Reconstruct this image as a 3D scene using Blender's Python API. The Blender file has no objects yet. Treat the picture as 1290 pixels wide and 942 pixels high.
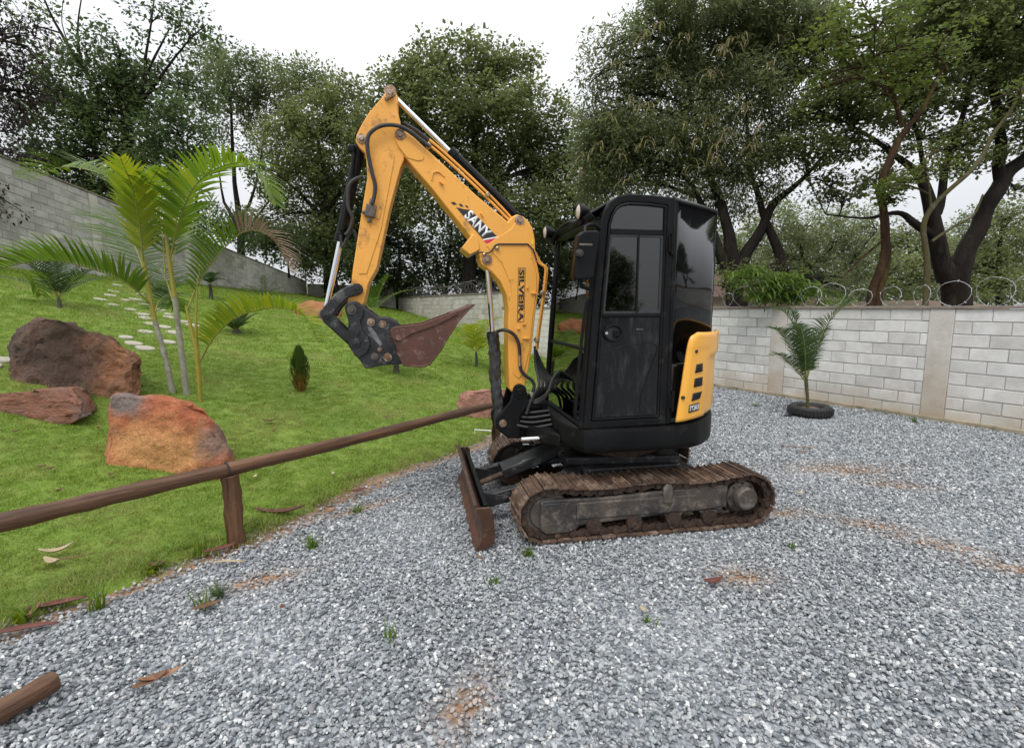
import bpy, bmesh, math, random
import numpy as np
from mathutils import Vector, Matrix, Euler, noise as mnoise

rng = np.random.default_rng(7)
random.seed(7)
S = bpy.context.scene
COL = S.collection
R = math.radians

# ------------------------------------------------------------------ camera, sky, sun, exposure
FPX = 640.0                       # focal length in pixels of the 1290 px wide photograph
PITCH = math.atan(83 / FPX)
EYE = 1.6
cd = bpy.data.cameras.new("camera"); cam = bpy.data.objects.new("camera", cd); COL.objects.link(cam)
cam.location = (0, 0, EYE); cam.rotation_euler = (math.pi / 2 - PITCH, 0, 0)
cd.sensor_fit = 'HORIZONTAL'; cd.sensor_width = 36.0; cd.lens = 36.0 * FPX / 1290.0
cd.clip_start = 0.05; cd.clip_end = 3000
S.camera = cam
S.view_settings.view_transform = 'Standard'; S.view_settings.look = 'None'
S.view_settings.gamma = 1.0; S.view_settings.exposure = 0.36
SUN_EL, SUN_AZ = R(58), R(200)    # high, diffuse sun a little behind the camera
w = bpy.data.worlds.new("World"); S.world = w; w.use_nodes = True
nt = w.node_tree; N = nt.nodes; LK = nt.links
for n_ in list(N): N.remove(n_)
wo = N.new("ShaderNodeOutputWorld"); bg = N.new("ShaderNodeBackground"); sky = N.new("ShaderNodeTexSky")
sky.sky_type = 'NISHITA'; sky.sun_disc = False; sky.sun_elevation = SUN_EL; sky.sun_rotation = SUN_AZ
tc = N.new("ShaderNodeTexCoord"); nz = N.new("ShaderNodeTexNoise"); nz.inputs['Scale'].default_value = 2.2
nz.inputs['Detail'].default_value = 5
rp = N.new("ShaderNodeValToRGB")
rp.color_ramp.elements[0].position = .3; rp.color_ramp.elements[0].color = (.86, .89, .94, 1)
rp.color_ramp.elements[1].position = .7; rp.color_ramp.elements[1].color = (.98, .99, 1, 1)
vm = N.new("ShaderNodeVectorMath"); vm.operation = 'SCALE'
sx_ = N.new("ShaderNodeSeparateXYZ"); LK.new(tc.outputs['Generated'], sx_.inputs[0])
cie = N.new("ShaderNodeMapRange"); cie.inputs['From Min'].default_value = 0; cie.inputs['From Max'].default_value = 1
cie.inputs['To Min'].default_value = 14.4 / 3; cie.inputs['To Max'].default_value = 14.4      # CIE overcast sky: (1 + 2 sin h) / 3
LK.new(sx_.outputs['Z'], cie.inputs['Value']); LK.new(cie.outputs[0], vm.inputs['Scale'])
mx = N.new("ShaderNodeMixRGB"); mx.inputs[0].default_value = .93
LK.new(tc.outputs['Generated'], nz.inputs['Vector']); LK.new(nz.outputs['Fac'], rp.inputs[0])
LK.new(rp.outputs[0], vm.inputs[0]); LK.new(sky.outputs[0], mx.inputs[1]); LK.new(vm.outputs[0], mx.inputs[2])
LK.new(mx.outputs[0], bg.inputs[0]); bg.inputs[1].default_value = .115
LK.new(bg.outputs[0], wo.inputs[0])
sl = bpy.data.lights.new("sun", 'SUN'); sun = bpy.data.objects.new("sun", sl); COL.objects.link(sun)
sl.energy = 1.4; sl.angle = R(25); sl.color = (1, .965, .91)
_sd = Vector((math.sin(SUN_AZ) * math.cos(SUN_EL), math.cos(SUN_AZ) * math.cos(SUN_EL), math.sin(SUN_EL)))
sun.rotation_euler = (-_sd).to_track_quat('-Z', 'Y').to_euler()
S.cycles.max_bounces = 8; S.cycles.transparent_max_bounces = 16
S.cycles.use_denoising = True

# ------------------------------------------------------------------ where a point of the place lies
CAM = np.array([0, 0, EYE])
def ray(px, py):
    dx = (px - 645) / FPX; dy = (471 - py) / FPX
    return np.array([dx, math.cos(PITCH) + math.sin(PITCH) * dy, -math.sin(PITCH) + math.cos(PITCH) * dy])
def W(px, py, Y):
    d = ray(px, py); return Vector(CAM + d * (Y / d[1]))
def GZ(px, py, z=0):
    d = ray(px, py); return Vector(CAM + d * ((z - EYE) / d[2]))

# ------------------------------------------------------------------ materials
def sock(nd, names):
    for k in names:
        if k in nd.inputs: return nd.inputs[k]
def mat(name, c1, c2=None, scale=4, rough=.6, metal=0, bump=0, bscale=30, c3=None, c3scale=3, c3amt=.5,
        coord='Object', spec=.5, detail=6, stretch=None, rnd=0, rough2=None, coat=0, c3soft=.08, zdirt=None):
    m = bpy.data.materials.new(name); m.use_nodes = True
    t = m.node_tree; n = t.nodes; l = t.links
    b = n['Principled BSDF']
    b.inputs['Roughness'].default_value = rough; b.inputs['Metallic'].default_value = metal
    sock(b, ['Specular IOR Level', 'Specular']).default_value = spec
    if coat: b.inputs['Coat Weight'].default_value = coat; b.inputs['Coat Roughness'].default_value = .08
    co = n.new('ShaderNodeTexCoord')
    src = co.outputs['Object']
    if coord == 'World':
        g = n.new('ShaderNodeNewGeometry'); src = g.outputs['Position']
    if rnd:                       # shift the pattern from object to object
        oi = n.new('ShaderNodeObjectInfo'); ad = n.new('ShaderNodeVectorMath'); ad.operation = 'ADD'
        sc_ = n.new('ShaderNodeMath'); sc_.operation = 'MULTIPLY'; sc_.inputs[1].default_value = 37
        l.new(oi.outputs['Random'], sc_.inputs[0]); l.new(src, ad.inputs[0]); l.new(sc_.outputs[0], ad.inputs[1]); src = ad.outputs[0]
    if stretch:
        mp = n.new('ShaderNodeMapping'); mp.inputs['Scale'].default_value = stretch; l.new(src, mp.inputs[0]); src = mp.outputs[0]
    out = None
    rgb = n.new('ShaderNodeRGB'); rgb.outputs[0].default_value = (*c1, 1); out = rgb.outputs[0]
    if c2:
        z = n.new('ShaderNodeTexNoise'); z.inputs['Scale'].default_value = scale; z.inputs['Detail'].default_value = detail
        z.inputs['Roughness'].default_value = .62; l.new(src, z.inputs['Vector'])
        r_ = n.new('ShaderNodeValToRGB'); r_.color_ramp.elements[0].position = .34; r_.color_ramp.elements[1].position = .66
        r_.color_ramp.elements[0].color = (*c1, 1); r_.color_ramp.elements[1].color = (*c2, 1)
        l.new(z.outputs['Fac'], r_.inputs[0]); out = r_.outputs[0]
        if rough2 is not None:
            mr = n.new('ShaderNodeMapRange'); mr.inputs['From Min'].default_value = .3; mr.inputs['From Max'].default_value = .7
            mr.inputs['To Min'].default_value = rough; mr.inputs['To Max'].default_value = rough2
            l.new(z.outputs['Fac'], mr.inputs['Value']); l.new(mr.outputs[0], b.inputs['Roughness'])
    if c3:
        z2 = n.new('ShaderNodeTexNoise'); z2.inputs['Scale'].default_value = c3scale; z2.inputs['Detail'].default_value = 8
        z2.inputs['Roughness'].default_value = .68; l.new(src, z2.inputs['Vector'])
        r2 = n.new('ShaderNodeValToRGB'); r2.color_ramp.elements[0].position = max(0, 1 - c3amt - c3soft); r2.color_ramp.elements[1].position = min(1, 1 - c3amt + c3soft)
        l.new(z2.outputs['Fac'], r2.inputs[0])
        m3 = n.new('ShaderNodeMixRGB'); l.new(r2.outputs[0], m3.inputs[0]); l.new(out, m3.inputs[1]); m3.inputs[2].default_value = (*c3, 1); out = m3.outputs[0]
    if zdirt:                     # splashed earth near the foot
        g2 = n.new('ShaderNodeNewGeometry'); sp = n.new('ShaderNodeSeparateXYZ'); l.new(g2.outputs['Position'], sp.inputs[0])
        zn = n.new('ShaderNodeTexNoise'); zn.inputs['Scale'].default_value = 2.6; zn.inputs['Detail'].default_value = 8; l.new(g2.outputs['Position'], zn.inputs['Vector'])
        za = n.new('ShaderNodeMath'); za.operation = 'MULTIPLY_ADD'; za.inputs[1].default_value = -.9; l.new(zn.outputs['Fac'], za.inputs[0]); l.new(sp.outputs['Z'], za.inputs[2])
        zr = n.new('ShaderNodeMapRange'); zr.inputs['From Min'].default_value = zdirt[0] - .45; zr.inputs['From Max'].default_value = zdirt[1] - .45; zr.inputs['To Min'].default_value = .8; zr.inputs['To Max'].default_value = 0; l.new(za.outputs[0], zr.inputs['Value'])
        mz = n.new('ShaderNodeMixRGB'); l.new(zr.outputs[0], mz.inputs[0]); l.new(out, mz.inputs[1]); mz.inputs[2].default_value = (*zdirt[2], 1); out = mz.outputs[0]
    if rnd:                       # brightness from object to object
        hs = n.new('ShaderNodeHueSaturation'); mr = n.new('ShaderNodeMapRange'); mr.inputs['To Min'].default_value = 1 - rnd; mr.inputs['To Max'].default_value = 1 + rnd
        l.new(oi.outputs['Random'], mr.inputs['Value']); l.new(mr.outputs[0], hs.inputs['Value']); l.new(out, hs.inputs['Color']); out = hs.outputs[0]
    l.new(out, b.inputs['Base Color'])
    if bump:
        z3 = n.new('ShaderNodeTexNoise'); z3.inputs['Scale'].default_value = bscale; z3.inputs['Detail'].default_value = 8; l.new(src, z3.inputs['Vector'])
        bp = n.new('ShaderNodeBump'); bp.inputs['Strength'].default_value = bump; bp.inputs['Distance'].default_value = .02
        l.new(z3.outputs['Fac'], bp.inputs['Height']); l.new(bp.outputs[0], b.inputs['Normal'])
    return m

def leafmat(name, cols, trans=.35, rough=.5, attr='rnd'):
    m = bpy.data.materials.new(name); m.use_nodes = True
    t = m.node_tree; n = t.nodes; l = t.links; b = n['Principled BSDF']; o = n['Material Output']
    b.inputs['Roughness'].default_value = rough; sock(b, ['Specular IOR Level', 'Specular']).default_value = .35
    a = n.new('ShaderNodeAttribute'); a.attribute_name = attr
    r_ = n.new('ShaderNodeValToRGB'); e = r_.color_ramp.elements
    e[0].color = (*cols[0], 1); e[1].color = (*cols[-1], 1); e[0].position = 0; e[1].position = 1
    for k, c in enumerate(cols[1:-1]):
        x = e.new((k + 1) / (len(cols) - 1)); x.color = (*c, 1)
    l.new(a.outputs['Fac'], r_.inputs[0]); l.new(r_.outputs[0], b.inputs['Base Color'])
    tr = n.new('ShaderNodeBsdfTranslucent'); hv = n.new('ShaderNodeHueSaturation'); hv.inputs['Value'].default_value = 1.55; hv.inputs['Saturation'].default_value = 1.05; l.new(r_.outputs[0], hv.inputs['Color']); l.new(hv.outputs[0], tr.inputs[0])
    mxs = n.new('ShaderNodeMixShader'); mxs.inputs[0].default_value = trans
    l.new(b.outputs[0], mxs.inputs[1]); l.new(tr.outputs[0], mxs.inputs[2]); l.new(mxs.outputs[0], o.inputs[0])
    return m

M = {}
M['yellow'] = mat('yellow_paint', (.83, .395, .062), (.77, .355, .055), 2.2, .38, 0, .04, 60, (.30, .15, .04), 7, .33, coat=.1, rough2=.5)
M['yellow_clean'] = mat('yellow_panel', (.84, .41, .05), (.80, .38, .045), 3, .3, 0, .02, 40, coat=.3)
M['yellow_worn'] = mat('worn_yellow_paint', (.79, .375, .065), (.72, .33, .055), 5, .5, 0, .1, 50, (.25, .12, .05), 9, .37)
M['black'] = mat('black_paint', (.006, .006, .0065), (.010, .010, .0105), 3, .30, 0, .03, 50, (.035, .034, .032), 7, .34, spec=.14, rough2=.55)
M['gloss'] = mat('gloss_black', (.004, .004, .0045), (.007, .007, .0075), 3, .06, 0, .02, 3, (.03, .03, .029), 5, .30, spec=.36)
M['doorpaint'] = mat('dusty_door_paint', (.004, .004, .0045), (.008, .008, .0085), 3, .10, 0, .02, 3, (.040, .040, .038), 7, .36, spec=.34, stretch=(3, 3, .7), c3soft=.14)
M['blackrough'] = mat('scuffed_black_steel', (.016, .016, .018), (.036, .036, .038), 9, .45, .3, .15, 40, (.17, .165, .16), 12, .37)
M['rubber'] = mat('black_rubber', (.013, .013, .013), (.03, .029, .028), 20, .6, 0, .1, 80)
M['sleeve'] = mat('torn_black_sleeve', (.016, .016, .017), (.055, .055, .057), 12, .55, 0, .7, 22, stretch=(1, 1, .25))
M['chrome'] = mat('chrome_rod', (.82, .83, .85), (.7, .7, .72), 4, .14, 1)
M['pin'] = mat('rusty_pin', (.30, .21, .15), (.16, .085, .045), 30, .5, .5, .2, 60, (.45, .36, .28), 20, .45)
M['zinc'] = mat('zinc_fitting', (.45, .36, .22), (.3, .24, .15), 30, .35, .8)
M['rust'] = mat('rusty_bucket_steel', (.082, .036, .026), (.125, .052, .036), 5, .55, .25, .2, 30, (.25, .16, .12), 14, .36)
M['track'] = mat('rusty_track_steel', (.125, .070, .045), (.060, .038, .027), 9, .7, .2, .6, 30, (.25, .185, .135), 8, .42, rnd=.3)
M['chain'] = mat('muddy_chain_steel', (.062, .035, .024), (.035, .023, .017), 12, .75, .2, .5, 40, (.13, .085, .055), 9, .38, rnd=.2)
M['muddy'] = mat('muddy_frame_paint', (.085, .067, .054), (.022, .022, .024), 4.5, .6, .1, .3, 40, (.17, .14, .115), 10, .42)
M['idler'] = mat('worn_grey_idler', (.14, .12, .105), (.08, .065, .055), 6, .5, .4, .2, 40, (.24, .22, .2), 9, .4)
M['blade'] = mat('rusty_blade_steel', (.09, .042, .024), (.05, .028, .02), 6, .5, .3, .2, 30, (.16, .10, .065), 12, .4)
M['white'] = mat('white_print', (.82, .82, .82), rough=.4)
M['blackprint'] = mat('black_print', (.02, .018, .018), rough=.45)
M['red'] = mat('red_print', (.62, .03, .06), rough=.4)
M['lens'] = mat('light_lens', (.55, .5, .44), rough=.12, spec=.8)
M['block'] = mat('concrete_block', (.59, .58, .56), (.69, .68, .66), 5, .9, 0, .4, 90, (.45, .43, .395), 3.2, .40, rnd=.11, c3soft=.2, zdirt=(-.05, .42, (.42, .35, .26)))
M['blockgrey'] = mat('weathered_block', (.48, .465, .435), (.40, .385, .36), 2.5, .92, 0, .35, 70, (.24, .225, .20), 2.0, .42, rnd=.10, c3soft=.15)
M['blockfar'] = mat('far_block', (.54, .515, .47), (.44, .42, .385), 2.5, .92, 0, .3, 70, (.30, .28, .24), 1.6, .38, rnd=.12, c3soft=.15)
M['mortar'] = mat('mortar', (.46, .445, .415), (.36, .35, .33), 8, .95, 0, .3, 60)
M['plaster'] = mat('pier_concrete', (.49, .465, .43), (.57, .545, .505), 3, .9, 0, .25, 40, (.36, .31, .24), 2.2, .38, coord='World', c3soft=.2, zdirt=(.0, .6, (.36, .27, .18)))
M['coping'] = mat('coping_concrete', (.27, .23, .19), (.17, .145, .12), 5, .9, 0, .3, 50)
M['footing'] = mat('mossy_footing', (.34, .29, .21), (.21, .18, .12), 3, .95, 0, .4, 40, (.10, .10, .055), 3, .42, coord='World')
M['wire'] = mat('galvanised_wire', (.45, .45, .46), (.30, .30, .31), 20, .5, .4)
M['wiredark'] = mat('weathered_wire', (.12, .115, .11), (.2, .19, .18), 20, .5, .7)
M['log'] = mat('varnished_log', (.165, .085, .044), (.060, .030, .018), 22.0, .42, 0, .5, 45, (.018, .010, .008), 14, .40, stretch=(1, 1, .06), spec=.3, rough2=.6, rnd=.2)
M['logend'] = mat('log_end', (.10, .05, .03), (.05, .028, .02), 12, .7, 0, .4, 40)
M['bark'] = mat('dark_bark', (.010, .008, .007), (.024, .020, .016), 5, .95, 0, 1, 22, (.045, .045, .03), 3, .36, stretch=(1, 1, .35), spec=.2)
M['barkred'] = mat('reddish_bark', (.062, .030, .016), (.030, .019, .013), 5, .95, 0, 1, 26, (.085, .07, .022), 3, .42, stretch=(1, 1, .4), spec=.2)
M['barkgreen'] = mat('mossy_bark', (.10, .088, .03), (.055, .048, .022), 5, .95, 0, 1, 26, (.16, .15, .10), 5, .4)
M['barkgrey'] = mat('grey_bark', (.055, .048, .04), (.09, .08, .07), 6, .95, 0, .6, 14)
M['palmstem'] = mat('ringed_palm_stem', (.30, .29, .23), (.18, .17, .11), 4, .7, 0, .3, 30, (.36, .36, .31), 9, .42)
M['palmshaft'] = mat('yellow_green_crownshaft', (.32, .24, .03), (.24, .23, .035), 5, .45)
M['rachis'] = mat('palm_rachis', (.26, .24, .05), (.2, .22, .05), 4, .5)
M['petal'] = mat('dry_frond', (.25, .17, .12), (.17, .105, .075), 8, .8)
def rockmat(name, cols, scale, bump=1.0, streak=None, crack=(.03, .02, .018), patches=()):
    m = bpy.data.materials.new(name); m.use_nodes = True; t = m.node_tree; n = t.nodes; l = t.links; b = n['Principled BSDF']; b.inputs['Roughness'].default_value = .78
    co = n.new('ShaderNodeTexCoord'); src = co.outputs['Object']
    if streak: mp = n.new('ShaderNodeMapping'); mp.inputs['Scale'].default_value = streak; mp.inputs['Rotation'].default_value = (0, .35, 0); l.new(src, mp.inputs[0]); src = mp.outputs[0]
    z = n.new('ShaderNodeTexNoise'); z.inputs['Scale'].default_value = scale; z.inputs['Detail'].default_value = 10; z.inputs['Roughness'].default_value = .65; z.inputs['Distortion'].default_value = .8; l.new(src, z.inputs['Vector'])
    r_ = n.new('ShaderNodeValToRGB'); e = r_.color_ramp.elements; e[0].position = .28; e[0].color = (*cols[0], 1); e[1].position = .74; e[1].color = (*cols[-1], 1)
    for k, c in enumerate(cols[1:-1]): x = e.new(.28 + .46 * (k + 1) / (len(cols) - 1)); x.color = (*c, 1)
    l.new(z.outputs['Fac'], r_.inputs[0]); base_ = r_.outputs[0]
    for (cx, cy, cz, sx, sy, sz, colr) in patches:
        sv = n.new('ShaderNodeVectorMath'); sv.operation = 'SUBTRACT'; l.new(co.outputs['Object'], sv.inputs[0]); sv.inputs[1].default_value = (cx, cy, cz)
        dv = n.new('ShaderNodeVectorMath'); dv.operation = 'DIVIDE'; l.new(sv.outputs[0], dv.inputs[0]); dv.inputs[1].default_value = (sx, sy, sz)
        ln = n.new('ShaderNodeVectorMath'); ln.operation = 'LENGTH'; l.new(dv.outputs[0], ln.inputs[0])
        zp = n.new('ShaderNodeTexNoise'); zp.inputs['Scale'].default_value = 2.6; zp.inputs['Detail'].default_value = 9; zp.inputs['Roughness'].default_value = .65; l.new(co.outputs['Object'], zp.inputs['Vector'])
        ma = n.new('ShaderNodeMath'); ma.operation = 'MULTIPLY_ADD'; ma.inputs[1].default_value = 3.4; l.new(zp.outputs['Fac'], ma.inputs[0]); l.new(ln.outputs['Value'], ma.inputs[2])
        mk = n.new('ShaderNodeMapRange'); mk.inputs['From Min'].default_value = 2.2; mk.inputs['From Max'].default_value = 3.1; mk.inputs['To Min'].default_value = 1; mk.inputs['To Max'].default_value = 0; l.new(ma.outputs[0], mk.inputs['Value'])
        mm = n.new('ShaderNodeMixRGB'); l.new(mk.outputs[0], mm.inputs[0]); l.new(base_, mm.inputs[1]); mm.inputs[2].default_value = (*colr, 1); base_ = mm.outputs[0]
    f = n.new('ShaderNodeTexNoise'); f.inputs['Scale'].default_value = 34; f.inputs['Detail'].default_value = 8; f.inputs['Roughness'].default_value = .7; l.new(src, f.inputs['Vector'])
    ov = n.new('ShaderNodeMixRGB'); ov.blend_type = 'OVERLAY'; ov.inputs[0].default_value = .75; l.new(base_, ov.inputs[1]); l.new(f.outputs['Fac'], ov.inputs[2])
    vo = n.new('ShaderNodeTexVoronoi'); vo.feature = 'DISTANCE_TO_EDGE'; vo.inputs['Scale'].default_value = 1.7
    dz = n.new('ShaderNodeMixRGB'); dz.inputs[0].default_value = .22; l.new(src, dz.inputs[1]); l.new(z.outputs['Color'], dz.inputs[2]); l.new(dz.outputs[0], vo.inputs['Vector'])
    mr = n.new('ShaderNodeMapRange'); mr.inputs['From Min'].default_value = .0; mr.inputs['From Max'].default_value = .022; mr.inputs['To Min'].default_value = .0; mr.inputs['To Max'].default_value = 0; l.new(vo.outputs['Distance'], mr.inputs['Value'])
    cr = n.new('ShaderNodeMixRGB'); l.new(mr.outputs[0], cr.inputs[0]); l.new(ov.outputs[0], cr.inputs[1]); cr.inputs[2].default_value = (*crack, 1); l.new(cr.outputs[0], b.inputs['Base Color'])
    z4 = n.new('ShaderNodeTexNoise'); z4.inputs['Scale'].default_value = 7; z4.inputs['Detail'].default_value = 12; z4.inputs['Roughness'].default_value = .68; l.new(src, z4.inputs['Vector'])
    sb = n.new('ShaderNodeMath'); sb.operation = 'MULTIPLY_ADD'; sb.inputs[1].default_value = -.35; l.new(mr.outputs[0], sb.inputs[0]); l.new(z4.outputs['Fac'], sb.inputs[2])
    bp = n.new('ShaderNodeBump'); bp.inputs['Strength'].default_value = bump; bp.inputs['Distance'].default_value = .09; l.new(sb.outputs[0], bp.inputs['Height']); l.new(bp.outputs[0], b.inputs['Normal'])
    return m
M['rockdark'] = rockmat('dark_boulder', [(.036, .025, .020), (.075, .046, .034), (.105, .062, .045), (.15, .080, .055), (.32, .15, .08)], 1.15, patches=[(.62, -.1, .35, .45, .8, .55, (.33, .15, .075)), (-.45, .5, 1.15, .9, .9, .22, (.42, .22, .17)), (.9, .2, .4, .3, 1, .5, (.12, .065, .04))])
M['rockorange'] = rockmat('orange_boulder', [(.22, .17, .15), (.27, .12, .08), (.40, .115, .05), (.48, .17, .07), (.46, .14, .06), (.60, .30, .13)], 1.5, patches=[(-.05, .0, .18, .45, .6, .22, (.56, .27, .10)), (-.38, .1, .62, .16, .5, .12, (.22, .17, .155)), (.42, .1, .25, .16, .5, .16, (.24, .14, .10))])
M['rockslab'] = rockmat('banded_boulder', [(.11, .09, .08), (.18, .13, .11), (.30, .12, .07), (.12, .09, .08), (.48, .21, .10)], 1.3, streak=(.7, 1, 2.2))
M['rockpink'] = rockmat('pink_boulder', [(.16, .07, .045), (.32, .15, .11), (.42, .21, .155), (.5, .29, .22)], 2.4)
M['stepstone'] = mat('pale_stepping_stone', (.42, .39, .31), (.33, .31, .25), 6, .85, 0, .2, 40)
M['soil'] = mat('orange_soil', (.36, .15, .06), (.25, .10, .045), 4, .95, 0, .8, 25, coord='World')
M['tyre'] = mat('tyre_rubber', (.010, .010, .010), (.02, .02, .02), 10, .62, 0, .2, 40)
M['deadleaf'] = mat('dead_leaf', (.15, .07, .035), (.24, .13, .07), 14, .75, 0, .2, 40, rnd=.35)
M['redleaf'] = mat('red_spathe', (.14, .04, .026), (.07, .026, .018), 9, .55, 0, .2, 30)
M['paleleaf'] = mat('pale_leaf', (.42, .34, .22), (.3, .22, .13), 14, .8, 0, .2, 40)
M['roof'] = mat('clay_roof', (.10, .055, .042), (.06, .038, .03), 6, .9, 0, .5, 20)
M['housewall'] = mat('house_wall', (.5, .46, .4), (.42, .38, .33), 3, .9)
M['bank'] = mat('red_earth_bank', (.20, .11, .08), (.14, .08, .055), 2.5, .95, 0, .8, 8, (.08, .085, .04), 1.6, .5, coord='World')
M['seat'] = mat('seat_fabric', (.02, .02, .022), (.03, .03, .03), 20, .8)

def glassmat(name, tint, refl=.5, rough=.02):
    m = bpy.data.materials.new(name); m.use_nodes = True
    t = m.node_tree; n = t.nodes; l = t.links; n.remove(n['Principled BSDF']); o = n['Material Output']
    g = n.new('ShaderNodeBsdfGlossy'); g.inputs['Roughness'].default_value = rough; g.inputs[0].default_value = (1, 1, 1, 1)
    tr = n.new('ShaderNodeBsdfTransparent'); tr.inputs[0].default_value = (*tint, 1)
    fr = n.new('ShaderNodeFresnel'); fr.inputs[0].default_value = 1.52
    ml = n.new('ShaderNodeMath'); ml.operation = 'MULTIPLY'; ml.inputs[1].default_value = refl * 2; ml.use_clamp = True
    z = n.new('ShaderNodeTexNoise'); z.inputs['Scale'].default_value = 1.6; co = n.new('ShaderNodeTexCoord'); l.new(co.outputs['Object'], z.inputs[0])
    bp = n.new('ShaderNodeBump'); bp.inputs['Strength'].default_value = .05; bp.inputs['Distance'].default_value = .02
    l.new(z.outputs[0], bp.inputs['Height']); l.new(bp.outputs[0], g.inputs['Normal'])
    mi = n.new('ShaderNodeMixShader'); l.new(fr.outputs[0], ml.inputs[0]); l.new(ml.outputs[0], mi.inputs[0])
    l.new(tr.outputs[0], mi.inputs[1]); l.new(g.outputs[0], mi.inputs[2]); l.new(mi.outputs[0], o.inputs[0])
    return m
M['glass'] = glassmat('tinted_glass', (.02, .024, .028), 1.05)
M['glassfront'] = glassmat('front_glass', (.10, .11, .105), .75)
M['glassdark'] = glassmat('dark_tinted_glass', (.03, .03, .032), .8)

# ------------------------------------------------------------------ mesh helper
class MB:
    def __init__(s): s.v = []; s.f = []
    def add(s, vs, fs):
        o = len(s.v); s.v += [tuple(v) for v in vs]; s.f += [tuple(i + o for i in f) for f in fs]; return s
    def box(s, c, d, rot=None):
        c = Vector(c); hx, hy, hz = d[0] / 2, d[1] / 2, d[2] / 2
        vs = [Vector((x, y, z)) for x in (-hx, hx) for y in (-hy, hy) for z in (-hz, hz)]
        if rot is not None: vs = [rot @ v for v in vs]
        return s.add([v + c for v in vs], [(0, 1, 3, 2), (4, 6, 7, 5), (0, 4, 5, 1), (2, 3, 7, 6), (0, 2, 6, 4), (1, 5, 7, 3)])
    def beam(s, a, b, wd, ht, up=(0, 0, 1)):
        a = Vector(a); b = Vector(b); x = (b - a); L_ = x.length; x.normalize()
        y = Vector(up).cross(x); y.normalize(); z = x.cross(y)
        return s.box((a + b) / 2, (L_, wd, ht), Matrix((x, y, z)).transposed())
    def prism(s, pts, y0, y1):           # outline in (x, z), between two lateral planes
        n = len(pts)
        ar = sum(pts[i][0] * pts[(i + 1) % n][1] - pts[(i + 1) % n][0] * pts[i][1] for i in range(n))
        if ar < 0: pts = pts[::-1]
        vs = [(p[0], y0, p[1]) for p in pts] + [(p[0], y1, p[1]) for p in pts]
        fs = [tuple(range(n)), tuple(range(2 * n - 1, n - 1, -1))]
        fs += [(i, i + n, (i + 1) % n + n, (i + 1) % n) for i in range(n)]
        return s.add(vs, fs)
    def slab(s, pts, z0, z1):            # outline in (x, y)
        n = len(pts)
        ar = sum(pts[i][0] * pts[(i + 1) % n][1] - pts[(i + 1) % n][0] * pts[i][1] for i in range(n))
        if ar < 0: pts = pts[::-1]
        vs = [(p[0], p[1], z0) for p in pts] + [(p[0], p[1], z1) for p in pts]
        fs = [tuple(range(n - 1, -1, -1)), tuple(range(n, 2 * n))]
        fs += [(i, (i + 1) % n, (i + 1) % n + n, i + n) for i in range(n)]
        return s.add(vs, fs)
    def tube(s, path, r, seg=8, caps=True):
        P = [Vector(p) for p in path]; n = len(P)
        rs = r if hasattr(r, '__len__') else [r] * n
        T = [(P[min(i + 1, n - 1)] - P[max(i - 1, 0)]).normalized() for i in range(n)]
        a = Vector((0, 0, 1)) if abs(T[0].z) < .9 else Vector((1, 0, 0))
        u = T[0].cross(a).normalized(); vs = []
        for i in range(n):
            u = (u - T[i] * u.dot(T[i]));
            if u.length < 1e-6: u = T[i].orthogonal()
            u.normalize(); v_ = T[i].cross(u)
            for k in range(seg):
                an = 2 * math.pi * k / seg
                vs.append(P[i] + (u * math.cos(an) + v_ * math.sin(an)) * rs[i])
        fs = [(i * seg + k, i * seg + (k + 1) % seg, (i + 1) * seg + (k + 1) % seg, (i + 1) * seg + k) for i in range(n - 1) for k in range(seg)]
        if caps: fs += [tuple(range(seg - 1, -1, -1)), tuple(range((n - 1) * seg, n * seg))]
        return s.add(vs, fs)
    def cyl(s, a, b, r, r2=None, seg=20): return s.tube([a, b], [r, r if r2 is None else r2], seg)
    def lathe(s, prof, c=(0, 0, 0), axis='z', seg=32):   # prof: (radius, height)
        vs = []
        for r_, h in prof:
            for k in range(seg):
                a = 2 * math.pi * k / seg; x, y = r_ * math.cos(a), r_ * math.sin(a)
                p = (x, y, h) if axis == 'z' else ((x, h, y) if axis == 'y' else (h, x, y))
                vs.append((p[0] + c[0], p[1] + c[1], p[2] + c[2]))
        fs = [(i * seg + k, i * seg + (k + 1) % seg, (i + 1) * seg + (k + 1) % seg, (i + 1) * seg + k) for i in range(len(prof) - 1) for k in range(seg)]
        return s.add(vs, fs)
    def mesh(s, name):
        me = bpy.data.meshes.new(name); me.from_pydata([tuple(v) for v in s.v], [], s.f); me.validate(); return me
    def build(s, name, m, parent=None, bevel=0, smooth=35, segs=2, solid=0, fixn=True):
        me = s.mesh(name)
        if fixn:
            bm = bmesh.new(); bm.from_mesh(me); bmesh.ops.recalc_face_normals(bm, faces=bm.faces); bm.to_mesh(me); bm.free()
        me.materials.append(m)
        if smooth:
            me.polygons.foreach_set('use_smooth', [True] * len(me.polygons)); me.set_sharp_from_angle(angle=R(smooth))
        o = bpy.data.objects.new(name, me); COL.objects.link(o)
        if parent is not None: o.parent = parent
        if solid:
            q = o.modifiers.new('thickness', 'SOLIDIFY'); q.thickness = solid; q.offset = 0
        if bevel:
            q = o.modifiers.new('edge', 'BEVEL'); q.width = bevel; q.segments = segs; q.limit_method = 'ANGLE'; q.angle_limit = R(40)
        return o

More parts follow.
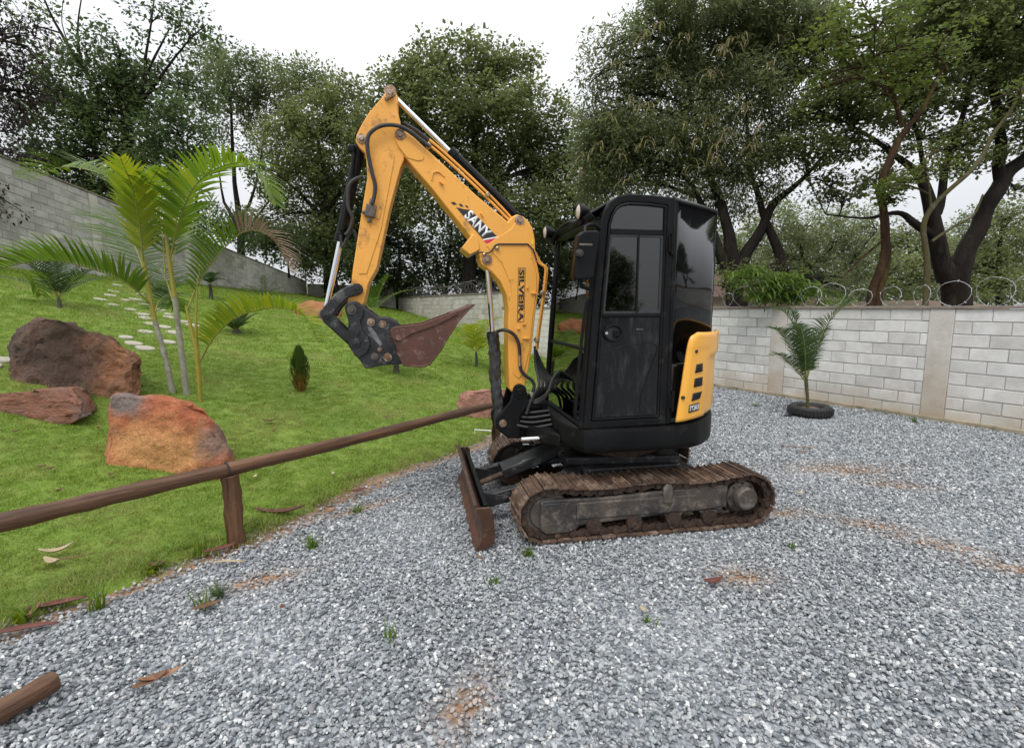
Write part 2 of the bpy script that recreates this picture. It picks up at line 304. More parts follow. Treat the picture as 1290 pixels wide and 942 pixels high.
def spline(P, n=8):
    P = [Vector(p) for p in P]; out = []
    for i in range(len(P) - 1):
        p0 = P[max(i - 1, 0)]; p1 = P[i]; p2 = P[i + 1]; p3 = P[min(i + 2, len(P) - 1)]
        for k in range(n):
            t = k / n
            out.append(.5 * ((2 * p1) + (p2 - p0) * t + (2 * p0 - 5 * p1 + 4 * p2 - p3) * t * t + (3 * p1 - p0 - 3 * p2 + p3) * t ** 3))
    out.append(P[-1]); return out
def tag(o, label, cat, group=None):
    o['label'] = label; o['category'] = cat
    if group: o['group'] = group
    return o
def empty(name, loc, label, cat, group=None, rz=0):
    o = bpy.data.objects.new(name, None); COL.objects.link(o); o.location = loc; o.rotation_euler.z = rz
    o.empty_display_size = .2
    return tag(o, label, cat, group)
def struct(o): o['kind'] = 'structure'; return o
def stuff(o): o['kind'] = 'stuff'; return o
def npmesh(name, V, F, m, parent=None, rnd=None, smooth=False, rnd_domain='FACE'):
    me = bpy.data.meshes.new(name); nv = len(V); nf = len(F); k = F.shape[1]
    me.vertices.add(nv); me.vertices.foreach_set('co', np.ascontiguousarray(V, dtype=np.float32).ravel())
    me.loops.add(nf * k); me.loops.foreach_set('vertex_index', np.ascontiguousarray(F, dtype=np.int32).ravel())
    me.polygons.add(nf); me.polygons.foreach_set('loop_start', np.arange(0, nf * k, k, dtype=np.int32))
    me.update(calc_edges=True); me.validate()
    if rnd is not None:
        a = me.attributes.new('rnd', 'FLOAT', rnd_domain); a.data.foreach_set('value', np.asarray(rnd, dtype=np.float32))
    if smooth: me.polygons.foreach_set('use_smooth', [True] * nf)
    me.materials.append(m)
    o = bpy.data.objects.new(name, me); COL.objects.link(o)
    if parent is not None: o.parent = parent
    return o

# ------------------------------------------------------------------ terrain
EY = np.array([-3, 1, 2.38, 3.32, 4.7, 5.85, 9, 12, 15, 19, 24, 30, 60])
EX = np.array([-5.2, -3.45, -2.59, -1.9, -1.33, -.42, .25, .75, 1.1, 0.5, -3.3, -7, -20])
def xedge(Y): return np.interp(Y, EY, EX)
def lawn_z(X, Y):
    X = np.asarray(X, float); Y = np.asarray(Y, float)
    dx = np.maximum(np.interp(Y, EY[:9], EX[:9]) - X, 0)
    soft = dx * dx / (dx + 1.6)
    a = .2 * (1 - .013 * np.clip(Y - 10, 0, 25))
    z = a * soft * 1.06 + .022 * np.clip(Y - 6, 0, 40) * np.clip(dx / 3, 0, 1)
    return .045 * np.clip(dx / .12, 0, 1) + z
def lz(x, y): return float(lawn_z(x, y))
def lawn_hit(px, py):
    d = ray(px, py); t = .5
    for _ in range(4000):
        p = CAM + d * t
        if p[2] < lz(p[0], p[1]): break
        t += .012
    return Vector((p[0], p[1], lz(p[0], p[1])))

# dirt patches in the gravel (x, y, rx, ry, angle)
def gpt(px, py): q = GZ(px, py); return q.x, q.y
PATCH = []
for (px, py, rx, ry, a) in [(585, 885, .10, .22, -.35), (1185, 685, .30, .10, -.5), (1095, 660, .30, .10, -.4), (935, 725, .20, .13, 0), (1130, 610, .3, .14, -.3), (985, 645, .22, .1, 0), (1280, 715, .3, .1, -.4), (1060, 590, .6, .2, 0), (330, 730, .25, .1, .5), (455, 640, .35, .08, .7), (700, 600, .6, .3, .2)]:
    x, y = gpt(px, py); PATCH.append((x, y, rx, ry, a))
def dirt_mask(X, Y):
    m = np.zeros_like(X)
    for (x, y, rx, ry, a) in PATCH:
        c, s_ = math.cos(a), math.sin(a); u = (X - x) * c + (Y - y) * s_; v = -(X - x) * s_ + (Y - y) * c
        m = np.maximum(m, np.exp(-((u / rx) ** 2 + (v / ry) ** 2)))
    return m

def grid(xs, ys, zf):
    X, Y = np.meshgrid(xs, ys); Z = zf(X, Y); V = np.stack([X, Y, Z], -1).reshape(-1, 3)
    nx, ny = len(xs), len(ys); i = np.arange(nx - 1)[None, :] + nx * np.arange(ny - 1)[:, None]
    return V, np.stack([i, i + 1, i + nx + 1, i + nx], -1).reshape(-1, 4)

# gravel yard: one big sheet, fine near the camera, out to the horizon
gx = np.unique(np.concatenate([np.linspace(-900, -40, 12), np.linspace(-40, -6, 18), np.arange(-6, 10, .09), np.linspace(10, 40, 16), np.linspace(40, 900, 12)]))
gy = np.unique(np.concatenate([np.linspace(-900, -40, 12), np.linspace(-40, 0, 18), np.arange(0, 12, .09), np.linspace(12, 60, 30), np.linspace(60, 1500, 14)]))
V, F = grid(gx, gy, lambda X, Y: -.012 + .008 * np.sin(X * 3.1 + np.sin(Y * 2.2)) * np.cos(Y * 2.7) - .02 * 0)
m = bpy.data.materials.new('gravel_ground'); m.use_nodes = True
t = m.node_tree; n = t.nodes; l = t.links; b = n['Principled BSDF']; b.inputs['Roughness'].default_value = .85
geo = n.new('ShaderNodeNewGeometry')
vo = n.new('ShaderNodeTexVoronoi'); vo.inputs['Scale'].default_value = 46; l.new(geo.outputs['Position'], vo.inputs['Vector'])
sep = n.new('ShaderNodeSeparateColor'); l.new(vo.outputs['Color'], sep.inputs[0])
r1 = n.new('ShaderNodeValToRGB'); e = r1.color_ramp.elements
e[0].position = 0; e[0].color = (.10, .115, .13, 1); e[1].position = 1; e[1].color = (.55, .56, .57, 1)
x_ = e.new(.45); x_.color = (.24, .26, .285, 1); x_ = e.new(.8); x_.color = (.36, .38, .40, 1)
l.new(sep.outputs[0], r1.inputs[0])
at = n.new('ShaderNodeAttribute'); at.attribute_name = 'rnd'
zz = n.new('ShaderNodeTexNoise'); zz.inputs['Scale'].default_value = 14; zz.inputs['Detail'].default_value = 6; l.new(geo.outputs['Position'], zz.inputs['Vector'])
mu = n.new('ShaderNodeMath'); mu.operation = 'MULTIPLY_ADD'; mu.inputs[1].default_value = 1.1; mu.inputs[2].default_value = -.28; l.new(zz.outputs[0], mu.inputs[0])
ad = n.new('ShaderNodeMath'); ad.operation = 'ADD'; l.new(at.outputs['Fac'], ad.inputs[0]); l.new(mu.outputs[0], ad.inputs[1])
mp = n.new('ShaderNodeMapRange'); mp.inputs['From Min'].default_value = .75; mp.inputs['From Max'].default_value = 1.05; l.new(ad.outputs[0], mp.inputs['Value'])
mxx = n.new('ShaderNodeMixRGB'); l.new(mp.outputs[0], mxx.inputs[0]); l.new(r1.outputs[0], mxx.inputs[1])
soilc = n.new('ShaderNodeMixRGB'); l.new(zz.outputs[0], soilc.inputs[0]); soilc.inputs[1].default_value = (.15, .085, .05, 1); soilc.inputs[2].default_value = (.38, .25, .16, 1)
l.new(soilc.outputs[0], mxx.inputs[2]); l.new(mxx.outputs[0], b.inputs['Base Color'])
bp = n.new('ShaderNodeBump'); bp.inputs['Strength'].default_value = .9; bp.inputs['Distance'].default_value = .015; bp.invert = True
l.new(vo.outputs['Distance'], bp.inputs['Height']); l.new(bp.outputs[0], b.inputs['Normal'])
edged = (xedge(V[:, 1]) - V[:, 0])
strip_w = lambda Y: .13 + .17 * np.exp(-((Y - 4.6) / 1.1) ** 2)
soilstrip = np.exp(-((edged + .10) / strip_w(V[:, 1])) ** 2) * (V[:, 1] < 20) * .95
beyond = (edged > .1) * 1.0
g_ = npmesh('gravel_yard', V, F, m, rnd=np.maximum(np.maximum(dirt_mask(V[:, 0], V[:, 1]) * .95, soilstrip), beyond), rnd_domain='POINT', smooth=True)
struct(g_)

# lawn sheet (follows the yard's edge)
qs = np.concatenate([[0, .04, .08, .14], np.arange(.22, 6, .12), np.arange(6, 40, .5)])
ysl = np.concatenate([np.arange(.3, 9, .1), np.arange(9, 48, .4)])
Q, YY = np.meshgrid(qs, ysl)
wob = .05 * np.sin(YY * 5.1) + .04 * np.sin(YY * 11.7 + 1) + .03 * np.sin(YY * 23)
XX = np.interp(YY, EY, EX) - Q + wob * np.clip(1 - Q / 1.0, 0, 1)
ZZ = lawn_z(XX, YY); ZZ[:, 0] = -.03
V = np.stack([XX, YY, ZZ], -1).reshape(-1, 3); nx, ny = len(qs), len(ysl)
i = np.arange(nx - 1)[None, :] + nx * np.arange(ny - 1)[:, None]
F = np.stack([i, i + nx, i + nx + 1, i + 1], -1).reshape(-1, 4)
m = mat('lawn_turf', (.115, .185, .02), (.16, .245, .028), 1.6, .9, 0, .9, 60, (.24, .25, .055), 3.0, .34, coord='World', c3soft=.2)
struct(npmesh('lawn', V, F, m, smooth=True))

# ================================================================== EXCAVATOR
TH = R(10.5); OX = np.array([.85, 4.153, 0.0])
UX = np.array([math.cos(TH), math.sin(TH), 0]); UY = np.array([-math.sin(TH), math.cos(TH), 0])
def lp(px, py, y):                    # a point of the machine's lateral plane y, in machine (x, z)
    d = ray(px, py); t = (y - (CAM - OX) @ UY) / (d @ UY); q = CAM + t * d
    return (float((q - OX) @ UX), float(q[2]))
def l3(px, py, y): a = lp(px, py, y); return Vector((a[0], y, a[1]))
def lps(pts, y): return [lp(p[0], p[1], y) for p in pts]
def l3s(pts, y): return [l3(p[0], p[1], p[2] if len(p) > 2 else y) for p in pts]

EXC = empty('mini_excavator', (OX[0], OX[1], 0), 'black and yellow tracked mini excavator parked on the gravel with its arm folded', 'excavator', rz=TH)

# ---- crawler tracks
RB, XA, XB, ZC = .185, -.765, .775, .205
def belt(s):                          # distance along the belt -> x, z, tangent angle
    Ls = XB - XA; La = math.pi * RB; tot = 2 * Ls + 2 * La; s %= tot
    if s < Ls:
        f = s / Ls; sag = -.022 * math.sin(math.pi * f * 2) ** 2 - .012 * math.sin(math.pi * f)
        return XA + s, ZC + RB + sag + .012, 0
    s -= Ls
    if s < La: a = s / RB; return XB + RB * math.sin(a), ZC + RB * math.cos(a), -a
    s -= La
    if s < Ls: return XB - s, ZC - RB, -math.pi
    s -= Ls; a = s / RB
    return XA - RB * math.sin(a), ZC - RB * math.cos(a), -math.pi - a
TOT = 2 * (XB - XA) + 2 * math.pi * RB; NS = 40; PIT = TOT / NS
sh = MB(); sh.box((0, 0, 0), (PIT * .95, .30, .012))
for k in (-1, 1):
    xx = k * PIT * .27
    sh.add([(xx - .007, -.15, .006), (xx + .007, -.15, .006), (xx + .004, -.15, .019), (xx - .004, -.15, .019), (xx - .007, .15, .006), (xx + .007, .15, .006), (xx + .004, .15, .019), (xx - .004, .15, .019)],
           [(0, 3, 2, 1), (4, 5, 6, 7), (1, 2, 6, 5), (2, 3, 7, 6), (3, 0, 4, 7)])
shoe_me = sh.mesh('track_shoe'); shoe_me.materials.append(M['track'])
ck = MB()
for yy in (-.035, .035):
    pts = [(-PIT * .62, 0), (-PIT * .5, .03), (-PIT * .2, .03), (0, .018), (PIT * .2, .03), (PIT * .45, .034), (PIT * .5, 0), (PIT * .45, -.012), (-PIT * .5, -.012)]
    ck.prism(pts, yy - .012, yy + .012)
ck.cyl((PIT * .42, -.06, .006), (PIT * .42, .06, .006), .022, seg=8)
link_me = ck.mesh('track_link'); link_me.materials.append(M['chain'])

def track(yc, near):
    root = bpy.data.objects.new('crawler_track', None); COL.objects.link(root); root.parent = EXC
    sgn = -1 if near else 1
    for k in range(NS):
        x, z, a = belt(k * PIT + .03)
        o = bpy.data.objects.new('track_shoe', shoe_me); COL.objects.link(o); o.parent = root
        o.location = (x, yc, z); o.rotation_euler = (random.uniform(-.015, .015), -a + random.uniform(-.03, .03), 0)
        q = bpy.data.objects.new('track_link', link_me); COL.objects.link(q); q.parent = root
        nx, nz = -math.sin(a), math.cos(a)
        # links lie inside the shoes
        q.location = (x - .024 * math.sin(-a) * -1 * -1, yc + sgn * .06, z - .024 * math.cos(a)) if False else (x + .026 * math.sin(a), yc + sgn * .07, z - .026 * math.cos(a))
        q.rotation_euler = (math.pi, -a, 0)
    yo = yc + sgn * .10               # outer face of the frame
    fr = [(-.80, .30), (-.70, .305), (-.35, .30), (.05, .315), (.42, .325), (.60, .33), (.60, .16), (.42, .15), (.05, .135), (-.35, .115), (-.52, .105), (-.55, .075), (-.60, .062), (-.74, .062), (-.80, .09)]
    o = MB().prism(fr, yo - .02, yo + .02).box((-.1, yc, .22), (1.2, .16, .12)).build('track_frame', M['muddy'], root, .012)
    b = MB()
    b.box((-.1, yo + sgn * .014, .215), (.9, .03, .12))
    b.build('frame_panel', M['muddy'], root, .008)
    # slotted idler guard at the front
    MB().prism([(-.80, .285), (-.60, .285), (-.55, .25), (-.55, .10), (-.60, .07), (-.76, .07), (-.80, .10)], yo + sgn * .018, yo + sgn * .032).build('idler_guard', M['muddy'], root, .006)
    MB().lathe([(.0, -.05), (.11, -.05), (.12, -.035), (.155, -.035), (.165, -.02), (.165, .02), (.155, .035), (.12, .035), (.11, .05), (0, .05)], (XA + .01, yc + sgn * .055, ZC), 'y', 40).build('idler_wheel', M['idler'], root)
    # sprocket with teeth
    tp = []
    for k in range(42):
        a = 2 * math.pi * k / 42; r_ = .165 if k % 3 == 0 else .138
        tp.append((XB - .02 + r_ * math.cos(a), ZC + .01 + r_ * math.sin(a)))
    MB().prism(tp, yc - .02, yc + .02).build('sprocket', M['chain'], root, .004)
    b = MB().lathe([(.0, .07), (.075, .07), (.085, .055), (.085, 0), (.115, -.01), (.12, -.05), (.14, -.06), (.14, -.10), (0, -.10)], (0, 0, 0), 'y', 32)
    b.v = [(v[0] + XB - .045, yc + sgn * .10 + sgn * v[1], v[2] + ZC + .02) for v in b.v]
    o = b.build('travel_motor', M['idler'], root)
    b = MB()
    for k in range(8):
        a = 2 * math.pi * k / 8; c = (XB - .045 + .10 * math.cos(a), ZC + .02 + .10 * math.sin(a))
        b.cyl((c[0], yo + sgn * .0, c[1]), (c[0], yo + sgn * .006, c[1]), .009, seg=6)
    stuff(b.build('hub_bolt', M['chain'], root, smooth=0))
    for x in (-.42, -.12, .18, .46):
        b = MB().lathe([(0, -.07), (.055, -.07), (.055, -.03), (.04, -.02), (.04, .02), (.055, .03), (.055, .07), (0, .07)], (x, yc + sgn * .06, .10), 'y', 16); b.build('bottom_roller', M['chain'], root)
        MB().prism([(x - .08, .145), (x + .08, .145), (x + .04, .095), (x - .04, .095)], yo - .012, yo + .026).build('roller_bracket', M['muddy'], root, .006)
    MB().lathe([(0, -.07), (.04, -.07), (.04, .07), (0, .07)], (.12, yc + sgn * .04, .355), 'y', 16).build('carrier_roller', M['idler'], root)
    MB().prism([(.085, .23), (.155, .23), (.155, .345), (.14, .375), (.10, .375), (.085, .345)], yo + .03 * sgn - .015, yo + .03 * sgn + .015).build('roller_post', M['idler'], root, .008)
    # mud packed on the frame ledge
    b = MB()
    for k in range(40):
        x = random.uniform(-.5, .55); r_ = random.uniform(.008, .02)
        b.box((x, yo + random.uniform(-.02, .02) - sgn * .02, .318 + random.uniform(0, .012) + .012 * x), (r_ * 2, r_ * 2, r_ * 1.4), Euler((random.random(), random.random(), random.random())).to_matrix())
    stuff(b.build('packed_mud', M['muddy'], root, smooth=0))
    return root
track(-.60, True); track(.60, False)

# ---- undercarriage, slew ring, dozer blade
b = MB().box((0, 0, .33), (.78, .84, .16)).slab([(-.5, -.3), (.4, -.4), (.4, .4), (-.5, .3)], .40, .47)
for s_ in (-1, 1):
    b.beam((-.3, s_ * .15, .37), (-.55, s_ * .42, .27), .16, .14); b.beam((.3, s_ * .15, .37), (.5, s_ * .42, .27), .16, .14)
b.build('undercarriage', M['blackrough'], EXC, .015)
MB().lathe([(0, .46), (.36, .46), (.36, .51), (.40, .515), (.40, .555), (.34, .56), (.34, .60), (0, .60)], seg=48).build('slew_ring', M['chain'], EXC)
bl = MB()
prof = [(-1.245, .0), (-1.215, .06), (-1.20, .14), (-1.21, .22), (-1.25, .295), (-1.262, .32), (-1.235, .325), (-1.195, .25), (-1.18, .15), (-1.19, .05), (-1.225, -.005)]
bl.prism(prof, -.742, .742)
BL = bl.build('dozer_blade', M['blade'], EXC, .004)
for s_ in (-1, 1):
    MB().prism([(-1.25, .005), (-1.20, .0), (-1.125, .05), (-1.115, .10), (-1.135, .285), (-1.15, .30), (-1.25, .30), (-1.205, .2), (-1.205, .08)], s_ * .745 - .012, s_ * .745 + .012).build('blade_end_plate', M['blade'], BL, .004)
MB().box((-1.165, 0, .225), (.035, 1.3, .12)).build('blade_back_channel', M['black'], BL, .008)
MB().prism([(-1.262, -.012), (-1.222, .055), (-1.212, .055), (-1.235, -.012)], -.745, .745).build('cutting_edge', M['rust'], BL, .002)
for s_ in (-1, 1):
    MB().beam((-1.17, s_ * .30, .16), (-.50, s_ * .30, .31), .07, .10).build('blade_arm', M['blackrough'], BL, .01)
    MB().prism([(-1.17, .12), (-1.0, .16), (-.92, .20), (-1.17, .26)], s_ * .30 - .05, s_ * .30 - .035).build('arm_gusset', M['blackrough'], BL, .004)
g0, g1 = Vector((-1.14, 0, .20)), Vector((-.48, 0, .43))
o = MB().cyl(g0, g0.lerp(g1, .45), .022).build('blade_rod', M['chain'], BL)
o = MB().cyl(g0.lerp(g1, .3), g1, .045).build('blade_cylinder', M['black'], BL)
MB().beam(g0.lerp(g1, .28) + Vector((0, 0, .062)), g1 + Vector((0, 0, .072)), .19, .012).build('cylinder_guard', M['blackrough'], BL, .005)
b = MB()
for s_ in (-.10, .10): b.beam(g0.lerp(g1, .28) + Vector((0, s_, .03)), g1 + Vector((0, s_, .04)), .01, .07)
b.build('guard_side', M['blackrough'], BL, .003)
MB().cyl((g1.x, -.13, g1.z + .02), (g1.x, .13, g1.z + .02), .03).build('blade_pin', M['idler'], BL)

# ---- upper structure
def tail(r, a0, a1, n): return [(r * math.cos(a0 + (a1 - a0) * k / n), r * math.sin(a0 + (a1 - a0) * k / n)) for k in range(n + 1)]
RT = .742
def plan(o=0):                         # outline of the revolving deck
    p = [(-.595, -.50), (-.50, -.705 - o), (.12, -.712 - o)]
    p += tail(RT + o, R(-62), R(62), 28)
    p += [(.12, .71 + o), (-.48, .70 + o), (-.60, .5)]
    return p
pl0 = plan(.012)
b = MB()
lay = [(.600, -.07), (.612, -.035), (.635, -.008), (.665, 0), (.760, 0), (.775, -.006), (.782, -.02)]
vs = []; npl = len(pl0)
for z, off in lay:
    for p in pl0:
        d = Vector((p[0], p[1])); k = (d.length + off) / d.length
        dip = -.035 * max(0, (p[0] - .1) / .6) if z < .7 else (-.0 if z < .75 else .035 * max(0, (p[0] - .1) / .6))
        vs.append((d.x * k, d.y * k, z + dip))
fs = [(i * npl + k, i * npl + (k + 1) % npl, (i + 1) * npl + (k + 1) % npl, (i + 1) * npl + k) for i in range(len(lay) - 1) for k in range(npl)]
fs += [tuple(range(npl - 1, -1, -1)), tuple(range((len(lay) - 1) * npl, len(lay) * npl))]
b.add(vs, fs); b.build('swing_deck', M['black'], EXC, smooth=40)
# deck nose in front of the cab, with the boom swing ears
MB().slab([(-.60, -.50), (-.78, -.20), (-.78, .20), (-.60, .5)], .60, .70).build('deck_nose', M['black'], EXC, .015)
MB().prism([(-.60, .70), (-.82, .70), (-.82, .78), (-.72, .86), (-.60, .88)], -.12, .12).build('swing_mount', M['black'], EXC, .012)
for k in range(4): MB().tube(spline([(-.86, -.13 + .02 * k, .70 + .03 * k), (-.74, -.2 + .02 * k, .69 + .035 * k), (-.60, -.25 + .03 * k, .72 + .03 * k)], 6), .011, 7).build('swing_hose', M['rubber'], EXC)
MB().tube(spline(l3s([(657, 553), (672, 552), (694, 551)], -.30), 4), .012, 8).build('white_hose_guard', M['white'], EXC)

# engine hood on the tail (below the cab glass) and on the far side
hp = [(.12, -.705)] + tail(.725, R(-63), R(63), 28) + [(.12, .70), (-.35, .69), (-.42, .45), (.05, .40)]
MB().slab(hp, .79, 1.22).build('engine_hood', M['gloss'], EXC, .02, 40)

# ---- cab
CY0, CY1 = -.70, .35
CAB = bpy.data.objects.new('cab', None); COL.objects.link(CAB); CAB.parent = EXC
side = lps([(734.5, 541), (741, 470), (746.5, 395), (755, 300), (757, 280), (761, 266), (768, 254), (778, 247), (792, 244), (820, 245.5), (852, 249), (852, 255)], CY0)
xr0 = .105
outer = side[:-2] + [(xr0, side[-2][1])] + [(xr0, .79)]
def inset(pts, d):
    n_ = len(pts); out = []
    ar = sum(pts[i][0] * pts[(i + 1) % n_][1] - pts[(i + 1) % n_][0] * pts[i][1] for i in range(n_)); sg = 1 if ar > 0 else -1
    for i in range(n_):
        a, b_, c = Vector(pts[i - 1]), Vector(pts[i]), Vector(pts[(i + 1) % n_])
        d1 = (b_ - a).normalized(); d2 = (c - b_).normalized(); n1 = Vector((-d1.y, d1.x)) * sg; n2 = Vector((-d2.y, d2.x)) * sg
        q = (n1 + n2); q = q / max(.3, q.length_squared) * 2
        out.append((b_.x + q.x * d, b_.y + q.y * d))
    return out
def ring(mb, o_, i_, y0, y1):
    n_ = len(o_); vs = [(p[0], y0, p[1]) for p in o_] + [(p[0], y0, p[1]) for p in i_] + [(p[0], y1, p[1]) for p in o_] + [(p[0], y1, p[1]) for p in i_]
    fs = []
    for k in range(n_):
        j = (k + 1) % n_
        fs += [(k, j, n_ + j, n_ + k), (2 * n_ + k, 3 * n_ + k, 3 * n_ + j, 2 * n_ + j), (k, 2 * n_ + k, 2 * n_ + j, j), (n_ + k, n_ + j, 3 * n_ + j, 3 * n_ + k)]
    return mb.add(vs, fs)
inn = inset(outer, .052)
for y0, y1 in ((CY0, CY0 + .05), (CY1 - .05, CY1)):
    ring(MB(), outer, inn, y0, y1).build('cab_side_frame', M['black'], CAB, .008, 40)
# door: its own frame, two panes, lower panel
dout = inset(outer, .056); dd = inset(outer, .11)
zs = lp(800, 397, CY0)[1]               # sill of the door window
zt = lp(800, 295, CY0)[1]; zt2 = lp(800, 291, CY0)[1]
DOOR = ring(MB(), dout, inset(outer, .072), CY0 - .004, CY0 + .03).build('door_frame', M['black'], CAB, .005, 40)
def below(poly, z):                     # clip an outline to z <= level
    out = []
    for i in range(len(poly)):
        a, b_ = poly[i - 1], poly[i]
        if (a[1] <= z) != (b_[1] <= z):
            f = (z - a[1]) / (b_[1] - a[1]); out.append((a[0] + (b_[0] - a[0]) * f, z))
        if b_[1] <= z: out.append(b_)
    return out
def above(poly, z):
    out = []
    for i in range(len(poly)):
        a, b_ = poly[i - 1], poly[i]
        if (a[1] >= z) != (b_[1] >= z):
            f = (z - a[1]) / (b_[1] - a[1]); out.append((a[0] + (b_[0] - a[0]) * f, z))
        if b_[1] >= z: out.append(b_)
    return out
di = inset(outer, .073)
MB().prism(below(di, zs - .012), CY0 + .006, CY0 + .026).build('door_panel', M['doorpaint'], CAB, .003)
bar = lambda z0, z1, nm: MB().prism(above(below(di, z1), z0), CY0 + .000, CY0 + .03).build(nm, M['black'], CAB, .004)
bar(zs - .012, zs + .012, 'door_rail'); bar(zt - .004, zt2 + .012, 'door_rail')
MB().prism(above(di, zt2 + .012), CY0 + .012, CY0 + .018).build('door_upper_pane', M['glass'], CAB, smooth=0)
mw = above(below(di, zt - .004), zs + .012)
MB().prism(mw, CY0 + .012, CY0 + .017).build('door_window_pane', M['glass'], CAB, smooth=0)
b = MB(); x_m = lp(804, 340, CY0)[0]
b.box((x_m, CY0 + .008, (zs + zt) / 2), (.012, .012, zt - zs)); b.build('window_slider_bar', M['black'], CAB, .002)
b = MB(); ring(b, inset(mw, -.002), inset(mw, .014), CY0 + .004, CY0 + .014); b.build('window_seal', M['rubber'], CAB, .002)
# pressed line of the lower door panel
pth = lps([(742, 528), (749, 449), (786.9, 435.7), (818, 431), (827, 435), (828, 442), (816, 472.5), (808, 497), (804.7, 525)], CY0)
MB().tube([(p[0], CY0 + .006, p[1]) for p in pth + [pth[0]]], .0035, 6).build('door_press_line', M['black'], CAB)
hc = l3(772.4, 419.4, CY0)
b = MB()
tor = []
for k in range(25):
    a = 2 * math.pi * k / 24; tor.append((hc.x + .062 * math.cos(a), CY0 - .002, hc.z + .052 * math.sin(a)))
b.tube(tor, .010, 8).build('handle_ring', M['black'], CAB)
b = MB(); b.v = []; b.prism([(hc.x + .055 * math.cos(2 * math.pi * k / 24), hc.z + .046 * math.sin(2 * math.pi * k / 24)) for k in range(24)], CY0 + .0035, CY0 + .008); b.build('handle_cup', M['rubber'], CAB)
MB().box((hc.x + .022, CY0 - .006, hc.z - .004), (.05, .014, .05)).build('door_handle', M['black'], CAB, .006)
MB().cyl((hc.x - .05, CY0 - .012, hc.z), (hc.x - .05, CY0, hc.z), .010, seg=12).build('key_lock', M['chrome'], CAB)
s0 = l3(806, 415, CY0); MB().box((s0.x, CY0 + .004, s0.z), (.05, .006, .010)).build('door_slot', M['idler'], CAB, .002)
# hinges
for py in (308, 505):
    q = l3(846.5, py, CY0); MB().cyl((q.x, CY0 - .012, q.z - .07), (q.x, CY0 - .012, q.z + .07), .012, seg=10).box((q.x - .012, CY0 - .004, q.z), (.03, .012, .10)).build('door_hinge', M['black'], CAB)
# rear quarter: tinted glass that follows the round tail, pillars and rim
def rear(o=0): return [(.105, CY0 - o)] + [(.235 + (.50 + o) * 0 + 0, -.668 - o)] + [(x * 1.0, y) for x, y in tail(.725 + o, R(-64), R(-38), 8)][1:]
ztop = side[-2][1]
rq = rear(0); rq[1] = (.22, -.690)
zt_ = lambda r_: ztop - .025 * max(0, (r_[0] - .1)) / .5
rq = [(.105, CY0), (.125, -.698), (.15, -.690), (.26, -.632), (.40, -.553), (.53, -.477), (.560, -.455), (.572, -.44)]
b = MB(); nq = len(rq)
b.add([(p[0], p[1], 1.225) for p in rq] + [(p[0], p[1], zt_(p)) for p in rq], [(k, k + 1, nq + k + 1, nq + k) for k in range(nq - 1)])
RQ = b.build('rear_quarter_window', M['gloss'], CAB, smooth=60, solid=.006)
rb = tail(.725, R(-38), R(-38), 1)[0]
MB().box((.545, -.05, (1.22 + ztop) / 2 - .01), (.02, .76, ztop - 1.27)).build('rear_window', M['gloss'], CAB, .006)
MB().cyl((rb[0] - .01, rb[1] + .012, 1.22), (rb[0] - .01, rb[1] + .012, ztop - .02), .018, seg=10).build('rear_pillar', M['black'], CAB)
MB().box((.115, CY0 + .02, (.79 + ztop) / 2), (.03, .05, ztop - .80)).build('hinge_pillar', M['black'], CAB, .008)
b = MB(); b.tube([(p[0], p[1] - .003, ztop - .02 - .02 * k / len(rq)) for k, p in enumerate(rq)], .012, 6); b.build('quarter_rim', M['black'], CAB)
# roof
def roofline(y): return None
rf = [p for p in outer if p[1] > 2.14]
rf = rf[:] 
b = MB(); n_ = len(rf)
vs = [(p[0], y, p[1] + (.006 if 0 else .0)) for y in (CY0 + .045, CY1 - .045) for p in rf]; vs += [(v[0] + .01, v[1], v[2] - .03) for v in vs]
fs = [(i, i + 1, n_ + i + 1, n_ + i) for i in range(n_ - 1)] + [(2 * n_ + i, 3 * n_ + i, 3 * n_ + i + 1, 2 * n_ + i + 1) for i in range(n_ - 1)]
fs += [(0, n_, 3 * n_, 2 * n_), (n_ - 1, 3 * n_ - 1, 4 * n_ - 1, 2 * n_ - 1)]
b.add(vs, fs); b.build('roof_panel', M['black'], CAB, smooth=40)
MB().slab([(.09, CY0 + .003)] + [(p[0], p[1] + .004) for p in rq[1:]] + [(.56, .34), (.09, CY1 - .003)], ztop - .035, ztop - .012).build('rear_roof_panel', M['black'], CAB, .006)
# floor, seat, console, levers
MB().box((-.18, (CY0 + CY1) / 2, .80), (.58, 1.0, .03)).build('cab_floor', M['black'], CAB)
b = MB().box((.0, -.18, 1.18), (.44, .46, .14)).box((.2, -.18, 1.5), (.13, .44, .6), Euler((0, .15, 0)).to_matrix()).box((.05, -.18, .98), (.3, .36, .3))
b.build('operator_seat', M['seat'], CAB, .04)
b = MB()
for y in (-.52, .16): b.box((-.02, y, 1.22), (.36, .10, .42)).tube([(-.16, y, 1.4), (-.19, y, 1.55), (-.18, y, 1.6)], [.012, .012, .024], 8)
b.build('control_console', M['black'], CAB, .015)
# far window
MB().prism(above(di, zs), CY1 - .03, CY1 - .024).build('far_side_pane', M['glass'], CAB, smooth=0)
MB().prism(below(di, zs), CY1 - .04, CY1 - .015).build('far_side_panel', M['black'], CAB, .003)
